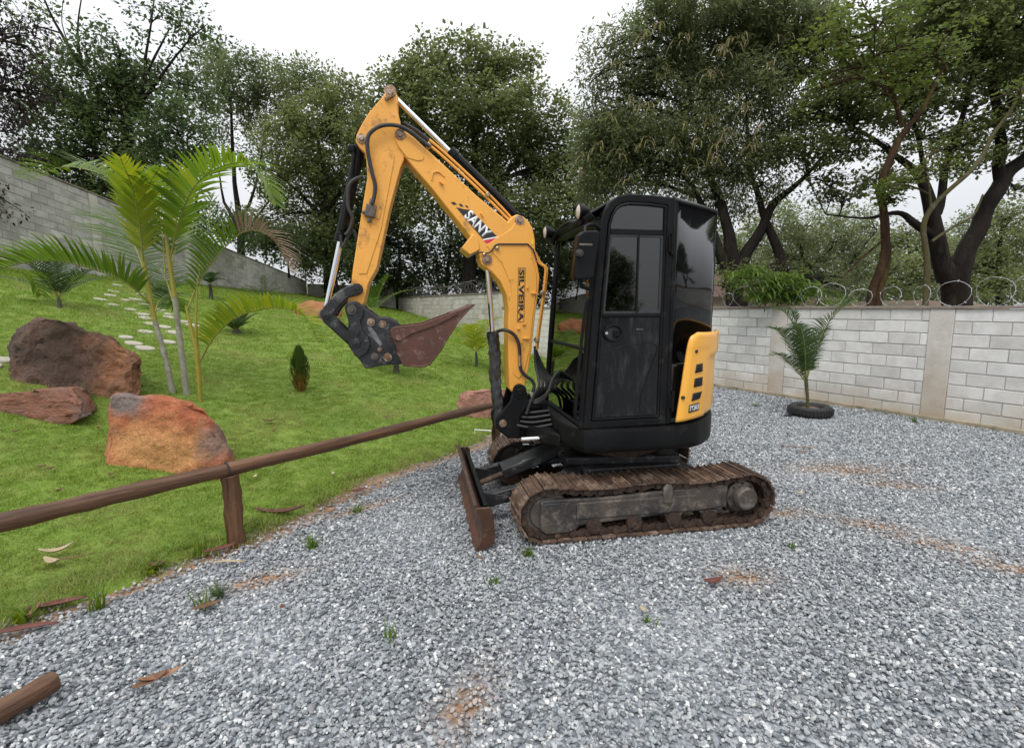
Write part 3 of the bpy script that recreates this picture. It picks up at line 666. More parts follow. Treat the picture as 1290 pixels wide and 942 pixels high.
# windshield in its frame
wfr = [p for p in outer if p[1] < 2.2 and p[0] < -.3]
fb, ft = outer[0], outer[3]
b = MB()
def fpt(f, y, o=0): return (fb[0] + (ft[0] - fb[0]) * f - o, y, fb[1] + (ft[1] - fb[1]) * f)
z1 = 1.09
for (f0, f1, nm) in ((.0, .42, 'lower_windshield'), (.43, z1, 'upper_windshield')):
    b = MB(); b.add([fpt(f0, CY0 + .06), fpt(f1, CY0 + .06), fpt(f1, CY1 - .06), fpt(f0, CY1 - .06)], [(0, 1, 2, 3)]); b.build(nm, M['glassfront'], CAB, smooth=0, solid=.006)
for y in (CY0 + .045, CY1 - .045):
    MB().tube([fpt(0, y), fpt(.5, y, .004), fpt(z1, y)], .024, 8).build('front_pillar', M['black'], CAB)
for f in (.425, z1, .01):
    MB().tube([fpt(f, CY0 + .05), fpt(f, CY1 - .05)], .016 if f < 1 else .03, 8).build('windshield_bar', M['black'], CAB)
# grab rail on the front edge and roof visor
MB().tube(spline([fpt(.06, CY0 - .005, .045), fpt(.12, CY0 - .01, .07), fpt(.62, CY0 - .01, .06), fpt(.70, CY0 - .005, .03)], 6), .012, 8).build('grab_rail', M['black'], CAB)
v0 = [l3(755, 276, CY0 + .1), l3(738, 283, -.4), l3(716, 281, 0), l3(700, 297, CY1 - .1), l3(696, 306, CY1 - .05)]
MB().tube(spline(v0, 6), .020, 8).build('visor_tube', M['black'], CAB)
b = MB(); q0, q1 = fpt(1.09, CY0 + .05, .0), fpt(1.09, CY1 - .05, .0)
b.add([q0, q1, (q1[0] - .05, q1[1], q1[2] + .05), (q0[0] - .05, q0[1], q0[2] + .05), (q1[0] + .12, q1[1], q1[2] + .15), (q0[0] + .12, q0[1], q0[2] + .15)], [(0, 1, 2, 3), (3, 2, 4, 5)])
b.build('roof_visor', M['black'], CAB, smooth=40, solid=.012)
# work lights
def worklight(px, py, y, r_):
    c = l3(px, py, y); b = MB().lathe([(0, .075), (r_ * .5, .07), (r_ * .95, .02), (r_ * 1.05, -.005), (r_ * .95, -.012)], (0, 0, 0), 'x', 20)
    b.v = [(v[0] + c.x, v[1] + c.y, v[2] + c.z) for v in b.v]; b.cyl((c.x + .04, y, c.z - .02), (c.x + .07, y, c.z - .10), .014, seg=8)
    o = b.build('work_light', M['black'], CAB)
    q = MB().lathe([(r_ * .95, 0), (r_ * .6, -.012), (0, -.018)], (c.x - .006, c.y, c.z), 'x', 20).build('work_light_lens', M['lens'], CAB)
worklight(730, 267, -.45, .055); worklight(688, 293, CY1 - .05, .055)
b = MB(); c0 = l3(742, 275, -.5); b.tube(spline([c0 + Vector((-.05, .05, -.04)), c0 + Vector((0, 0, .03)), c0 + Vector((.06, -.1, -.02))], 5), .012, 8); b.cyl(c0 + Vector((0, .02, -.03)), c0 + Vector((.04, -.06, -.03)), .03, seg=10); b.build('light_bracket', M['black'], CAB)
# mirror
mq = lps([(727, 297), (733, 292), (751, 291), (754, 294), (747, 348), (743, 352), (723, 353), (721, 349)], -.78)
MIR = MB().prism(mq, -.81, -.73).build('mirror_housing', M['black'], CAB, .015, 40, 3)
mc = l3(730.5, 319, -.83)
b = MB(); b.lathe([(0, -.035), (.02, -.03), (.026, -.015), (.02, 0), (0, .0)], (mc.x, -.81, mc.z), 'y', 14); b.build('mirror_ball_joint', M['rubber'], CAB)
q = l3(738, 308, -.81); MB().box((q.x, -.8115, q.z), (.085, .004, .012)).build('mirror_mark', M['idler'], CAB)
MB().tube(spline([l3(737, 300, -.77), l3(738, 286, -.74), l3(748, 283, -.70), l3(757, 288, -.69)], 5), .012, 8).build('mirror_arm', M['black'], CAB)
MB().tube([l3(731, 350, -.77), l3(733, 362, -.74), l3(743, 364, -.70)], .012, 8).build('mirror_arm', M['black'], CAB)

# ---- yellow side cover wrapped on the tail
def wrap(px, py, r_):                   # pixel ray -> machine cylinder of radius r
    d = ray(px, py); dl = np.array([d @ UX, d @ UY, d[2]]); c = CAM - OX; cl = np.array([c @ UX, c @ UY, c[2]])
    A = dl[0] ** 2 + dl[1] ** 2; B = cl[0] * dl[0] + cl[1] * dl[1]; C = cl[0] ** 2 + cl[1] ** 2 - r_ ** 2
    D = B * B - A * C
    if D < 0: D = 0
    t_ = (-B - math.sqrt(D)) / A; q = cl + dl * t_
    return math.atan2(q[1], q[0]), float(q[2])
RC = .752
rowsL = [(850.5, 531.5), (853.5, 512), (857, 490), (860, 470), (863, 450), (866, 433), (868.5, 425), (872, 420.5), (877, 419)]
zz_ = [wrap(px, py, RC) for px, py in rowsL]
aR_top = R(-26)
b = MB(); rows = []
NR, NC = 30, 14
zl0, zl1 = zz_[0][1], zz_[-1][1]
zarr = [q[1] for q in zz_][::1]; aarr = [q[0] for q in zz_]
def bulge(z): f = (z - zl0) / (zl1 - zl0); return .014 if f > .74 else (-.006 + .020 * max(0, (f - .68) / .06))
for i_ in range(NR + 1):
    f = i_ / NR; z = zl0 + (zl1 - zl0) * f
    al = float(np.interp(z, zarr, aarr)); ar_ = R(-20)
    row = []
    for j in range(NC + 1):
        g = j / NC; a = al + (ar_ - al) * g
        zz2 = z + (.055 * (1 - f) * g)     # the bottom edge climbs to the rear
        r_ = RC + .004 + (bulge(z) if (g > .42 or f > .8) else .010) * min(1, g / .06) * (1 if f < .98 else .5)
        row.append((r_ * math.cos(a), r_ * math.sin(a), zz2))
    rows.append(row)
vs = [p for row in rows for p in row]; k_ = NC + 1
b.add(vs, [(i * k_ + j, i * k_ + j + 1, (i + 1) * k_ + j + 1, (i + 1) * k_ + j) for i in range(NR) for j in range(NC)])
COVER = b.build('side_cover', M['yellow_clean'], EXC, smooth=50, solid=.014)
def curved_plate(name, quadpx, m_, off, par, nx_=4, ny_=3):
    (tl, tr, br, bl_) = [wrap(p[0], p[1], RC + .022) for p in quadpx]; b = MB(); vs = []
    for i in range(ny_ + 1):
        for j in range(nx_ + 1):
            f, g = i / ny_, j / nx_
            a = (tl[0] * (1 - g) + tr[0] * g) * (1 - f) + (bl_[0] * (1 - g) + br[0] * g) * f
            z = (tl[1] * (1 - g) + tr[1] * g) * (1 - f) + (bl_[1] * (1 - g) + br[1] * g) * f
            vs.append(((RC + off) * math.cos(a), (RC + off) * math.sin(a), z))
    k = nx_ + 1; b.add(vs, [(i * k + j, (i + 1) * k + j, (i + 1) * k + j + 1, i * k + j + 1) for i in range(ny_) for j in range(nx_)])
    return b.build(name, m_, par, smooth=50, solid=.004)
X = lambda x, y: (840 + x * .138, 410 + y * .138)
for qd in ([(272, 355), (326, 343), (324, 418), (258, 434)], [(256, 483), (324, 467), (321, 545), (246, 564)], [(238, 618), (318, 600), (300, 664), (226, 690)]):
    v = curved_plate('cover_vent', [X(*p) for p in qd], M['rubber'], .0235, COVER)
    for k in range(3):
        f = (k + .5) / 3; e0 = [qd[0][0] + (qd[3][0] - qd[0][0]) * f, qd[0][1] + (qd[3][1] - qd[0][1]) * f]; e1 = [qd[1][0] + (qd[2][0] - qd[1][0]) * f, qd[1][1] + (qd[2][1] - qd[1][1]) * f]
        curved_plate('vent_slat', [X(e0[0] + 4, e0[1] - 4), X(e1[0] - 4, e1[1] - 4), X(e1[0] - 4, e1[1] + 4), X(e0[0] + 4, e0[1] + 4)], M['black'], .0275, COVER, 3, 1)
lab = [(205, 725), (296, 702), (292, 768), (198, 797)]
curved_plate('model_label', [X(*p) for p in lab], M['blackprint'], .0228, COVER)
for (cx, cy) in ((262, 236), (143, 657)):
    a, z = wrap(*X(cx, cy), RC + .015); b = MB(); p = Vector((math.cos(a), math.sin(a), 0)); q = Vector((0, 0, z)); b.cyl(q + p * (RC + .01), q + p * (RC + .0285), .012, seg=12).build('cover_screw', M['rubber'], COVER)

def text(name, body, m_, par, mtx, wid, hgt, extrude=.001, offset=0):
    """lettering as a mesh, centred on the matrix, wid long and hgt high"""
    c = bpy.data.curves.new(name, 'FONT'); c.body = body; c.size = 1; c.extrude = 0; c.offset = offset; c.resolution_u = 3
    o = bpy.data.objects.new(name, c); COL.objects.link(o)
    dg = bpy.context.evaluated_depsgraph_get(); me = bpy.data.meshes.new_from_object(o.evaluated_get(dg))
    bpy.data.objects.remove(o, do_unlink=True); bpy.data.curves.remove(c)
    n_ = len(me.vertices); co = np.empty(n_ * 3, np.float32); me.vertices.foreach_get('co', co); co = co.reshape(-1, 3)
    lo, hi = co.min(0), co.max(0)
    co[:, 0] = (co[:, 0] - (lo[0] + hi[0]) / 2) * wid / (hi[0] - lo[0]); co[:, 1] = (co[:, 1] - (lo[1] + hi[1]) / 2) * hgt / (hi[1] - lo[1])
    me.vertices.foreach_set('co', co.ravel()); me.materials.clear(); me.materials.append(m_); me.name = name
    o = bpy.data.objects.new(name, me); COL.objects.link(o); o.parent = par; o.matrix_local = mtx
    q = o.modifiers.new('thickness', 'SOLIDIFY'); q.thickness = extrude; q.offset = 0
    return o
# model number on the label
pa = [wrap(*X(*p), RC + .025) for p in ((201, 761), (294, 735))]
def cylp(a, z, r_): return Vector((r_ * math.cos(a), r_ * math.sin(a), z))
p0, p1 = cylp(*pa[0], RC + .0262), cylp(*pa[1], RC + .0262); xd = (p1 - p0); wdt = xd.length; xd.normalize()
nd = Vector((math.cos((pa[0][0] + pa[1][0]) / 2), math.sin((pa[0][0] + pa[1][0]) / 2), 0)); yd = nd.cross(xd).normalized(); nd = xd.cross(yd)
mt = Matrix((xd, yd, nd)).transposed().to_4x4(); mt.translation = (p0 + p1) / 2 + nd * .002
text('model_lettering', 'SY26U', M['white'], COVER, mt, wdt * .90, .036, offset=.012)

# ---- boom
BY = .105
boom_px = [(496, 171), (499, 165.5), (504, 162.5), (510, 165), (520, 172), (560, 208.5), (600, 246), (640, 279.5), (645, 273), (651, 270), (659, 272.5), (666, 279), (671, 287), (674, 302), (674.5, 320), (678, 338), (680, 349), (679, 363.5), (674, 399.6), (669.6, 440.4), (665.5, 468), (661.5, 487), (655, 497), (647, 496), (641.3, 489), (640, 440), (640, 405), (641, 389), (638, 371), (630, 354.5), (619, 342), (612, 337), (606.5, 333), (604.5, 326), (603, 318), (597, 304), (590, 295), (560, 258), (543.6, 237), (532, 224), (520, 210), (508, 195), (499, 181)]
BOOM = MB().prism(lps(boom_px, -BY), -BY, BY).build('boom', M['yellow'], EXC, .008)
stop = [(596, 294), (581.5, 312), (592, 321.5), (601, 317), (605, 314), (602, 300)]
MB().prism(lps(stop, -BY - .012), -BY - .012, BY + .012).build('boom_stop_box', M['yellow'], BOOM, .008)
# raised side plate round the bend of the boom
plate = [(612, 309), (632, 331), (643, 357), (647, 392), (646, 470), (653, 477), (660, 470), (667, 440), (671, 400), (676, 362), (676, 346), (670, 322), (669, 300), (660, 285), (652, 277), (643, 289)]
MB().prism(lps(plate, -BY), -BY - .007, -BY + .002).build('boom_side_plate', M['yellow'], BOOM, .004)
MB().prism(lps([(500, 169), (510, 174), (528, 190), (534, 197), (533, 202), (526, 203), (513, 199), (503, 186), (498, 176)], -BY), -BY - .006, -BY + .002).build('boom_tip_plate', M['yellow'], BOOM, .003)
def pin(px, py, y, r_, par, y2=None, nm='pin', m_='pin', dep=.02):
    c = l3(px, py, y); b = MB().lathe([(0, -dep), (r_ * .45, -dep), (r_ * .55, -dep * .8), (r_ * .55, -dep * .45), (r_, -dep * .45), (r_ * 1.06, 0)], (c.x, c.y, c.z), 'y', 18)
    b.build(nm, M[m_], par)
    return c
pin(504, 169.5, -BY - .005, .036, BOOM, nm='boom_tip_pin'); pin(654.5, 277.8, -BY, .034, BOOM, nm='cylinder_pin'); pin(613.5, 327, -BY - .004, .036, BOOM, nm='boom_cylinder_pin')
b = MB(); q = l3(665, 297.5, -BY); b.cyl((q.x, -BY - .001, q.z), (q.x, -BY + .004, q.z), .016).build('boom_hole', M['pin'], BOOM)
for (px, py, w_, h_, a) in ((664, 362.5, .012, .02, 0), (672, 369.5, .045, .012, -.1), (653, 414, .02, .014, 0), (659.5, 408, .025, .016, 0), (662, 426, .05, .013, -.05), (556, 231, .035, .01, -.7), (607, 271, .035, .008, -1.0)):
    q = l3(px, py, -BY); MB().box((q.x, -BY - .012, q.z), (w_, .024, h_), Euler((0, -a, 0)).to_matrix()).build('hose_lug', M['yellow'], BOOM, .003)
q = l3(551, 224, -BY); tor = spline([q + Vector((-.04, -.004, -.02)), q + Vector((-.03, -.006, .03)), q + Vector((.01, -.006, .04)), q + Vector((.05, -.004, .01))], 6); MB().tube(tor, .005, 6).build('weld_curve', M['yellow'], BOOM)
# SANY decal
ST = lambda x, y: (560 + x * .07428, 250 + y * .07431)
yd_ = -BY - .0015
MB().prism(lps([ST(*p) for p in ((195, 150), (330, 185), (440, 195), (892, 645), (650, 690))], yd_), yd_ - .0008, yd_ + .0008).build('maker_decal', M['blackprint'], BOOM, smooth=0)
MB().prism(lps([ST(*p) for p in ((650, 690), (892, 645), (912, 662), (664, 710))], yd_), yd_ - .0008, yd_ + .0008).build('decal_white_stripe', M['white'], BOOM, smooth=0)
MB().prism(lps([ST(*p) for p in ((664, 712), (914, 664), (935, 690), (920, 718), (712, 766))], yd_), yd_ - .0008, yd_ + .0008).build('decal_red_stripe', M['red'], BOOM, smooth=0)
for qd in (((105, 65), (165, 60), (215, 105), (150, 110)), ((240, 95), (275, 90), (325, 135), (280, 140)), ((345, 120), (375, 118), (412, 155), (380, 158))):
    MB().prism(lps([ST(*p) for p in qd], yd_), yd_ - .0008, yd_ + .0008).build('decal_check', M['blackprint'], BOOM, smooth=0)
for (wd, p_a, p_b, ht) in (('SANY', ST(385, 268), ST(730, 635), .125),):
    a3, b3 = l3(*p_a, yd_), l3(*p_b, yd_); xd = (b3 - a3); wl = xd.length; xd.normalize(); nd = Vector((0, -1, 0)); yy = nd.cross(xd)
    mt = Matrix((xd, yy, nd)).transposed().to_4x4(); mt.translation = (a3 + b3) / 2 + Vector((0, -.0015, 0)) + yy * .006
    text('maker_lettering', wd, M['white'], BOOM, mt, wl * 1.06, .078, offset=.03)
# SILVEIRA, read from top to bottom
SI = lambda x, y: (635 + x * .10084, 325 + y * .10085)
ys_ = -BY - .0085
fr_ = lps([SI(*p) for p in ((176, 122), (268, 124), (250, 806), (163, 800))], ys_)
b = MB(); ring(b, fr_, inset(fr_, .0035), ys_ - .0008, ys_ + .0008); b.build('name_border', M['blackprint'], BOOM, smooth=0)
a3, b3 = l3(*SI(219, 140), ys_), l3(*SI(206, 790), ys_); xd = (b3 - a3); wl = xd.length; xd.normalize(); nd = Vector((0, -1, 0)); yy = nd.cross(xd)
mt = Matrix((xd, yy, nd)).transposed().to_4x4(); mt.translation = (a3 + b3) / 2 + Vector((0, -.0015, 0)) + yy * .001
text('owner_lettering', 'SILVEIRA', M['blackprint'], BOOM, mt, wl, .040, offset=.03)
# pipes and hoses on the boom
for k, (y, dz) in enumerate(((-.07, 0), (-.045, 3))):
    pts = l3s([(541, 183 - dz), (560, 199 - dz), (600, 236 - dz), (636, 272 - dz), (655, 291), (671, 316), (679, 331), (686.5, 337), (686.5, 350), (683, 380), (678, 415), (675, 440)], y)
    if k: pts = [p + Vector((.0, 0, .02)) for p in pts[:4]] + [p + Vector((.012, 0, 0)) for p in pts[4:]]
    MB().tube(spline(pts, 4), .0095, 8).build('hydraulic_pipe', M['yellow'], BOOM)
for (px, py) in ((540, 184), (614, 246), (682, 369), (676, 428)):
    q = l3(px, py, -.06); MB().box(q, (.03, .07, .03), Euler((0, .8, 0)).to_matrix()).build('pipe_clamp', M['zinc'], BOOM, .004)
MB().tube(spline(l3s([(541, 185), (530, 176), (517, 166), (504, 159.5), (490, 157.5), (477, 160), (467, 167), (463, 176), (463.5, 192), (468, 215), (472.5, 233), (471.5, 247), (469, 257)], -BY - .035), 5), .014, 8).build('bucket_hose', M['rubber'], BOOM)
MB().tube(spline(l3s([(545, 180), (525, 165), (508, 155)], -.02), 4), .014, 8).build('arm_hose', M['rubber'], BOOM)
MB().tube(l3s([(624, 309), (628, 307.5), (665, 307.5), (672, 315), (676, 328)], -BY - .014), .006, 6).build('grease_line', M['rubber'], BOOM)
MB().tube(spline(l3s([(590, 325), (600, 319), (607, 318), (612, 319), (618, 317), (624, 309)], -BY - .016), 4), .006, 6).build('grease_line', M['rubber'], BOOM)
for (px, py) in ((610, 320.5), (626.5, 312.5)):
    q = l3(px, py, -BY - .02); MB().lathe([(0, -.016), (.012, -.01), (.014, 0), (.01, .02)], q, 'y', 10).build('hose_fitting', M['zinc'], BOOM)
q = l3(669, 306, -BY - .004); MB().prism([(q.x - .02, q.z - .02), (q.x + .02, q.z - .01), (q.x + .012, q.z + .03), (q.x - .015, q.z + .01)], -BY - .0028, -BY - .0012).build('warning_sticker', mat('sticker_yellow', (.75, .6, .02), rough=.4), BOOM, smooth=0)

# ---- arm
AY = .095
arm_px = [(486, 117), (489, 113.5), (492, 112.5), (497, 114.5), (501.4, 122), (500.5, 134), (502.5, 146), (505, 157), (509, 172), (511, 186), (509, 201), (504.8, 211), (492, 258), (474.7, 338), (464, 357), (459, 380), (453, 390), (446, 394), (438, 391), (436.5, 384), (441, 370), (444.5, 338), (454.6, 273), (460, 240), (462.6, 225), (461.5, 202), (459.7, 192.6), (452.5, 186), (448, 178), (449, 170), (455, 158), (464, 143)]
ARM = MB().prism(lps(arm_px, -AY), -AY, AY).build('arm', M['yellow_worn'], EXC)
hc_ = l3(481, 158.6, 0)
cut = MB().prism([(hc_.x + .044 * math.cos(2 * math.pi * k / 20), hc_.z + .056 * math.sin(2 * math.pi * k / 20)) for k in range(20)], -.3, .3).build('cutter', M['black'])
bo = ARM.modifiers.new('hole', 'BOOLEAN'); bo.operation = 'DIFFERENCE'; bo.object = cut; bo.solver = 'EXACT'
dg = bpy.context.evaluated_depsgraph_get(); me = bpy.data.meshes.new_from_object(ARM.evaluated_get(dg)); ARM.modifiers.clear(); ARM.data = me; me.name = 'arm'
bpy.data.objects.remove(cut, do_unlink=True)
me.polygons.foreach_set('use_smooth', [True] * len(me.polygons)); me.set_sharp_from_angle(angle=R(35))
q_ = ARM.modifiers.new('edge', 'BEVEL'); q_.width = .006; q_.segments = 2; q_.limit_method = 'ANGLE'; q_.angle_limit = R(40)
MB().box((hc_.x, 0, hc_.z), (.16, .05, .18)).build('arm_web', M['yellow_worn'], ARM)
MB().prism(lps([(474, 256), (478.5, 202), (482, 196), (489, 190.5), (494, 191.5), (497, 196), (496, 206), (480, 290), (462, 345), (452, 345)], -AY), -AY - .006, -AY + .002).build('arm_side_plate', M['yellow_worn'], ARM, .003)
pin(492, 117.8, -AY, .031, ARM, nm='arm_cylinder_pin'); pin(455.5, 174.8, -AY, .032, ARM, nm='bucket_cylinder_pin')
q = l3(490, 124, -AY); MB().box((q.x, -AY - .012, q.z), (.06, .022, .02), Euler((0, -.5, 0)).to_matrix()).build('pin_keeper', M['pin'], ARM, .004)
q = l3(467, 266, -AY - .02)
MB().box(q, (.07, .04, .085), Euler((0, .2, 0)).to_matrix()).cyl(q + Vector((0, 0, .03)), q + Vector((.01, 0, .085)), .014, seg=8).cyl(q + Vector((-.03, 0, -.01)), q + Vector((-.06, 0, -.01)), .013, seg=8).cyl(q + Vector((-.01, 0, -.05)), q + Vector((-.015, 0, -.08)), .012, seg=8).build('stop_valve', M['idler'], ARM, .006)
q = l3(475.5, 271, -AY); MB().prism(lps([(472, 262), (481, 264), (478, 277), (470, 273)], -AY), -AY - .012, -AY).build('valve_bracket', M['yellow_worn'], ARM, .002)

# ---- cylinders
def cylinder(nm, a, b_, f, rb_, rr, y, sleeve=None, sm='black', rev=False):
    A, B_ = l3(*a, y), l3(*b_, y)
    mid = A.lerp(B_, f)
    root = MB().cyl(mid, B_, rb_, seg=24).cyl(mid - (B_ - A).normalized() * .012, mid + (B_ - A).normalized() * .05, rb_ * 1.12, seg=24).build(nm, M[sm], EXC, .004)
    MB().cyl(A, mid + (B_ - A).normalized() * .02, rr, seg=20).build('piston_rod', M['chrome'], root)
    for P_ in (A, B_):
        MB().cyl((P_.x, P_.y - .045, P_.z), (P_.x, P_.y + .045, P_.z), rb_ * 1.05, seg=20).build('cylinder_eye', M['black' if P_ is B_ else 'pin'], root)
    return root, A, B_, mid
c1 = cylinder('arm_cylinder', (492, 118), (655, 278.5), .445, .040, .019, 0)
dv = (c1[2] - c1[1]).normalized(); up = Vector((dv.z, 0, -dv.x)) * (1 if dv.x < 0 else -1)
b = MB(); b.tube([c1[3] + dv * .06 - up * .0 + Vector((0, -.046, 0)), c1[3] + dv * .9 * (c1[2] - c1[3]).length + Vector((0, -.046, 0))], .008, 6)
b.build('cylinder_pipe', M['black'], c1[0])
c2 = cylinder('boom_cylinder', (613.5, 327), (629, 534), .435, .036, .020, 0)
A2 = c2[3]; B2 = c2[2]
b = MB(); nseg, sg = 46, 14; vs = []
for i in range(nseg + 1):
    f = i / nseg; c = A2.lerp(B2, .0 + .97 * f); wv = Vector((math.sin(f * 9) * .004, 0, 0))
    for k in range(sg):
        a = 2 * math.pi * k / sg; r_ = .044 + .004 * math.sin(f * 26 + 2.1 * k) + .004 * math.sin(k * 2.4 + f * 7) + .003 * math.sin(f * 61 + k)
        vs.append(c + wv + Vector((r_ * math.cos(a), r_ * math.sin(a), 0)))
b.add(vs, [(i * sg + k, i * sg + (k + 1) % sg, (i + 1) * sg + (k + 1) % sg, (i + 1) * sg + k) for i in range(nseg) for k in range(sg)])
b.build('protective_sleeve', M['sleeve'], c2[0], smooth=60)
MB().tube(spline(l3s([(625, 432, -.04), (624, 422, -.05), (628, 417, -.06), (637, 416), (647, 421), (653, 431), (654.5, 442), (654.5, 448)], -BY - .03), 5), .013, 8).build('boom_hose', M['rubber'], c2[0])
MB().cyl(l3(654.5, 446, -BY - .03), l3(655, 461, -BY - .03), .013, seg=8).build('hose_fitting', M['zinc'], c2[0])
MB().tube(spline(l3s([(655, 460), (657, 467), (663, 474), (670, 479), (673, 486), (671, 494)], -BY - .03), 5), .013, 8).build('boom_hose', M['rubber'], c2[0])
c3_ = cylinder('bucket_cylinder', (409.5, 396.5), (455.5, 175), .43, .040, .021, 0)
MB().tube(spline(l3s([(457, 222, -.05), (444, 228), (438.5, 240), (439, 262), (444, 275), (440, 290), (435, 296)], -.07), 5), .013, 8).build('cylinder_hose', M['rubber'], c3_[0])
MB().tube(l3s([(446, 186), (442, 230), (431, 290)], -.05), .013, 8).build('cylinder_pipe', M['black'], c3_[0])
MB().tube(spline(l3s([(449, 300), (445, 290), (437, 300), (431, 312), (429, 296)], -.06), 4), .010, 6).build('cylinder_hose', M['rubber'], c3_[0])
q = l3(443, 188, -.04); MB().box(q, (.05, .05, .05)).build('port_block', M['black'], c3_[0], .01)

# hoses between boom foot and cab
HR = bpy.data.objects.new('hose_bundle', None); COL.objects.link(HR); HR.parent = EXC
for k in range(8):
    a = l3(674 + k * .6, 436 + k * 2, -.07 + .02 * k); b_ = l3(668 + 2.2 * k, 505 - k * .5, -.16 + .045 * k)
    pts = [a, a + Vector((.01 + .012 * k, 0, -.16)), a.lerp(b_, .62) + Vector((.05 + .02 * k, -.03, -.03)), b_ + Vector((.02, 0, .03)), b_ + Vector((-.03, .0, -.10))]
    MB().tube(spline(pts, 6), .012, 7).build('hydraulic_hose', M['rubber'], HR)
for k in range(3):
    MB().tube(spline(l3s([(666 - k, 505, -.13), (678, 503 + 2 * k, -.16), (690, 494 + k, -.2), (696, 478, -.15), (704, 468 + 3 * k, -.05)], 0), 6), .012, 7).build('hydraulic_hose', M['rubber'], HR)

# ---- swing post
post = [(647, 488), (650, 484.5), (655, 483), (660, 485.5), (663, 491), (666, 503), (681, 508), (684, 514), (662, 516), (656, 524), (656, 552), (641, 552), (631, 545), (625, 537), (624, 528), (634, 515), (642, 506)]
SP = MB().prism(lps(post, -.135), -.145, -.112).build('swing_post', M['black'], EXC, .012)
MB().prism(lps(post, -.135), .112, .145).build('post_cheek', M['black'], SP, .012)
MB().prism(lps([(632, 520), (662, 512), (684, 512), (684, 552), (641, 551), (633, 540)], -.11), -.11, .11).build('post_body', M['black'], SP, .012)
q = lp(645, 545, 0); MB().cyl((q[0] + .08, 0, .60), (q[0] + .08, 0, .92), .07).build('king_pin', M['blackrough'], SP)
pin(655, 493, -.145, .05, SP, nm='boom_foot_cap', m_='black'); pin(633.5, 533, -.145, .028, SP, nm='boom_cylinder_foot_pin')

# ---- bucket linkage, quick coupler, bucket
lk = [(452, 357.5), (456, 360), (457.5, 365), (455, 370), (450, 372), (441, 374), (431, 381), (424, 389), (419, 398), (414, 403), (407, 404), (403, 399), (403, 393), (407, 387), (413, 380), (423, 369), (436, 361), (446, 357.5)]
LNK = MB().prism(lps(lk, -.135), -.135, -.105).build('bucket_link', M['blackrough'], EXC, .008)
MB().prism(lps(lk, -.135), .105, .135).build('link_plate', M['blackrough'], LNK, .008)
pin(450.2, 363, -.135, .032, LNK, nm='link_pin', m_='blackrough'); pin(409.3, 396.5, -.135, .030, LNK, nm='link_pin', m_='blackrough')
pA, pB = l3(411, 398, 0), l3(447, 431, 0)
MB().beam(pA, pB, .09, .085).build('push_link', M['blackrough'], EXC, .015)
cp = [(434.6, 385), (437, 381.5), (440.5, 379.4), (446, 379), (452.4, 381), (461.3, 389), (466, 392), (475.4, 399.4), (482, 399.2), (489, 400), (495, 403), (500, 407), (504, 412), (508, 430), (508, 457), (504.4, 459), (494, 459.6), (478, 461), (461.3, 465), (457, 460), (453.9, 454.4), (446.5, 447), (439.8, 437), (437.5, 420), (439, 405), (434.6, 391)]
CPL = MB().prism(lps(cp, -.13), -.13, -.095).build('quick_coupler', M['blackrough'], EXC, .008)
MB().prism(lps(cp, -.13), .095, .13).build('coupler_cheek', M['blackrough'], CPL, .008)
cin = [(448, 392), (470, 402), (492, 408), (502, 430), (502, 452), (470, 456), (452, 446), (445, 430)]
MB().prism(lps(cin, -.09), -.094, .094).build('coupler_body', M['blackrough'], CPL, .01)
q4 = [(436, 386), (442, 381), (452, 383), (458, 390), (458, 396), (454, 404), (456, 415), (464, 424), (467, 434), (463, 444), (452, 451), (444, 443), (440, 432), (440, 408)]
MB().prism(lps(q4, -.135), -.148, -.128).build('coupler_lobe', M['blackrough'], CPL, .005)
for (px, py, r_, mm) in ((443.3, 390.5, .032, 'idler'), (447.2, 431.4, .036, 'blackrough'), (467.3, 406, .028, 'pin'), (482, 408.3, .026, 'pin'), (472, 449, .026, 'idler'), (488.5, 450, .03, 'pin'), (478.5, 440, .016, 'pin'), (450, 419, .02, 'blackrough')):
    pin(px, py, -.13 if px > 460 else -.148, r_, CPL, nm='coupler_bolt', m_=mm, dep=.024)
b = MB(); b.prism(lps([(462, 411), (468, 412), (474, 420), (482, 434), (479, 436), (470, 426)], -.132), -.1325, -.1305); b.build('worn_patch', mat('bare_steel', (.3, .3, .3), (.08, .08, .085), 14, .4, .5), CPL, smooth=0)
BW = .235
bk = [(492.6, 416), (495, 413), (499.6, 411.4), (514, 410.5), (532, 408), (553, 400), (576, 391.5), (593.8, 385), (577.5, 404.4), (562.4, 428), (556, 440), (541.4, 459), (534, 461), (527.5, 461.6), (508.9, 460.3), (501.9, 446.3), (499.6, 434.7), (494, 426)]
BKT = MB().prism(lps(bk, -BW), -BW, -BW + .014).build('bucket', M['rust'], EXC, .004)
MB().prism(lps(bk, -BW), BW - .014, BW).build('bucket_side', M['rust'], BKT, .004)
sh_ = lps([(596, 384), (577.5, 404.4), (562.4, 428), (556, 440), (541.4, 459), (534, 461.2), (527.5, 461.8), (508.9, 460.5), (501.9, 446.3), (499.6, 434.7), (494, 424), (492.6, 416)], -BW)
b = MB(); n_ = len(sh_); vs = [(p[0], y, p[1]) for y in (-BW - .004, BW + .004) for p in sh_]
b.add(vs, [(i, i + 1, n_ + i + 1, n_ + i) for i in range(n_ - 1)]); b.build('bucket_shell', M['rust'], BKT, smooth=40, solid=.012)
MB().prism(lps([(499.6, 411), (514, 410), (532, 407.5), (553, 400), (576, 391), (577, 396), (550, 410), (520, 420), (503, 430), (495, 427), (491, 417), (494, 412.5)], -BW - .012), -BW - .012, -BW + .002).build('side_cutter', M['rust'], BKT, .004)
tz0, tz1 = l3(590, 387, 0), l3(585, 395, 0)
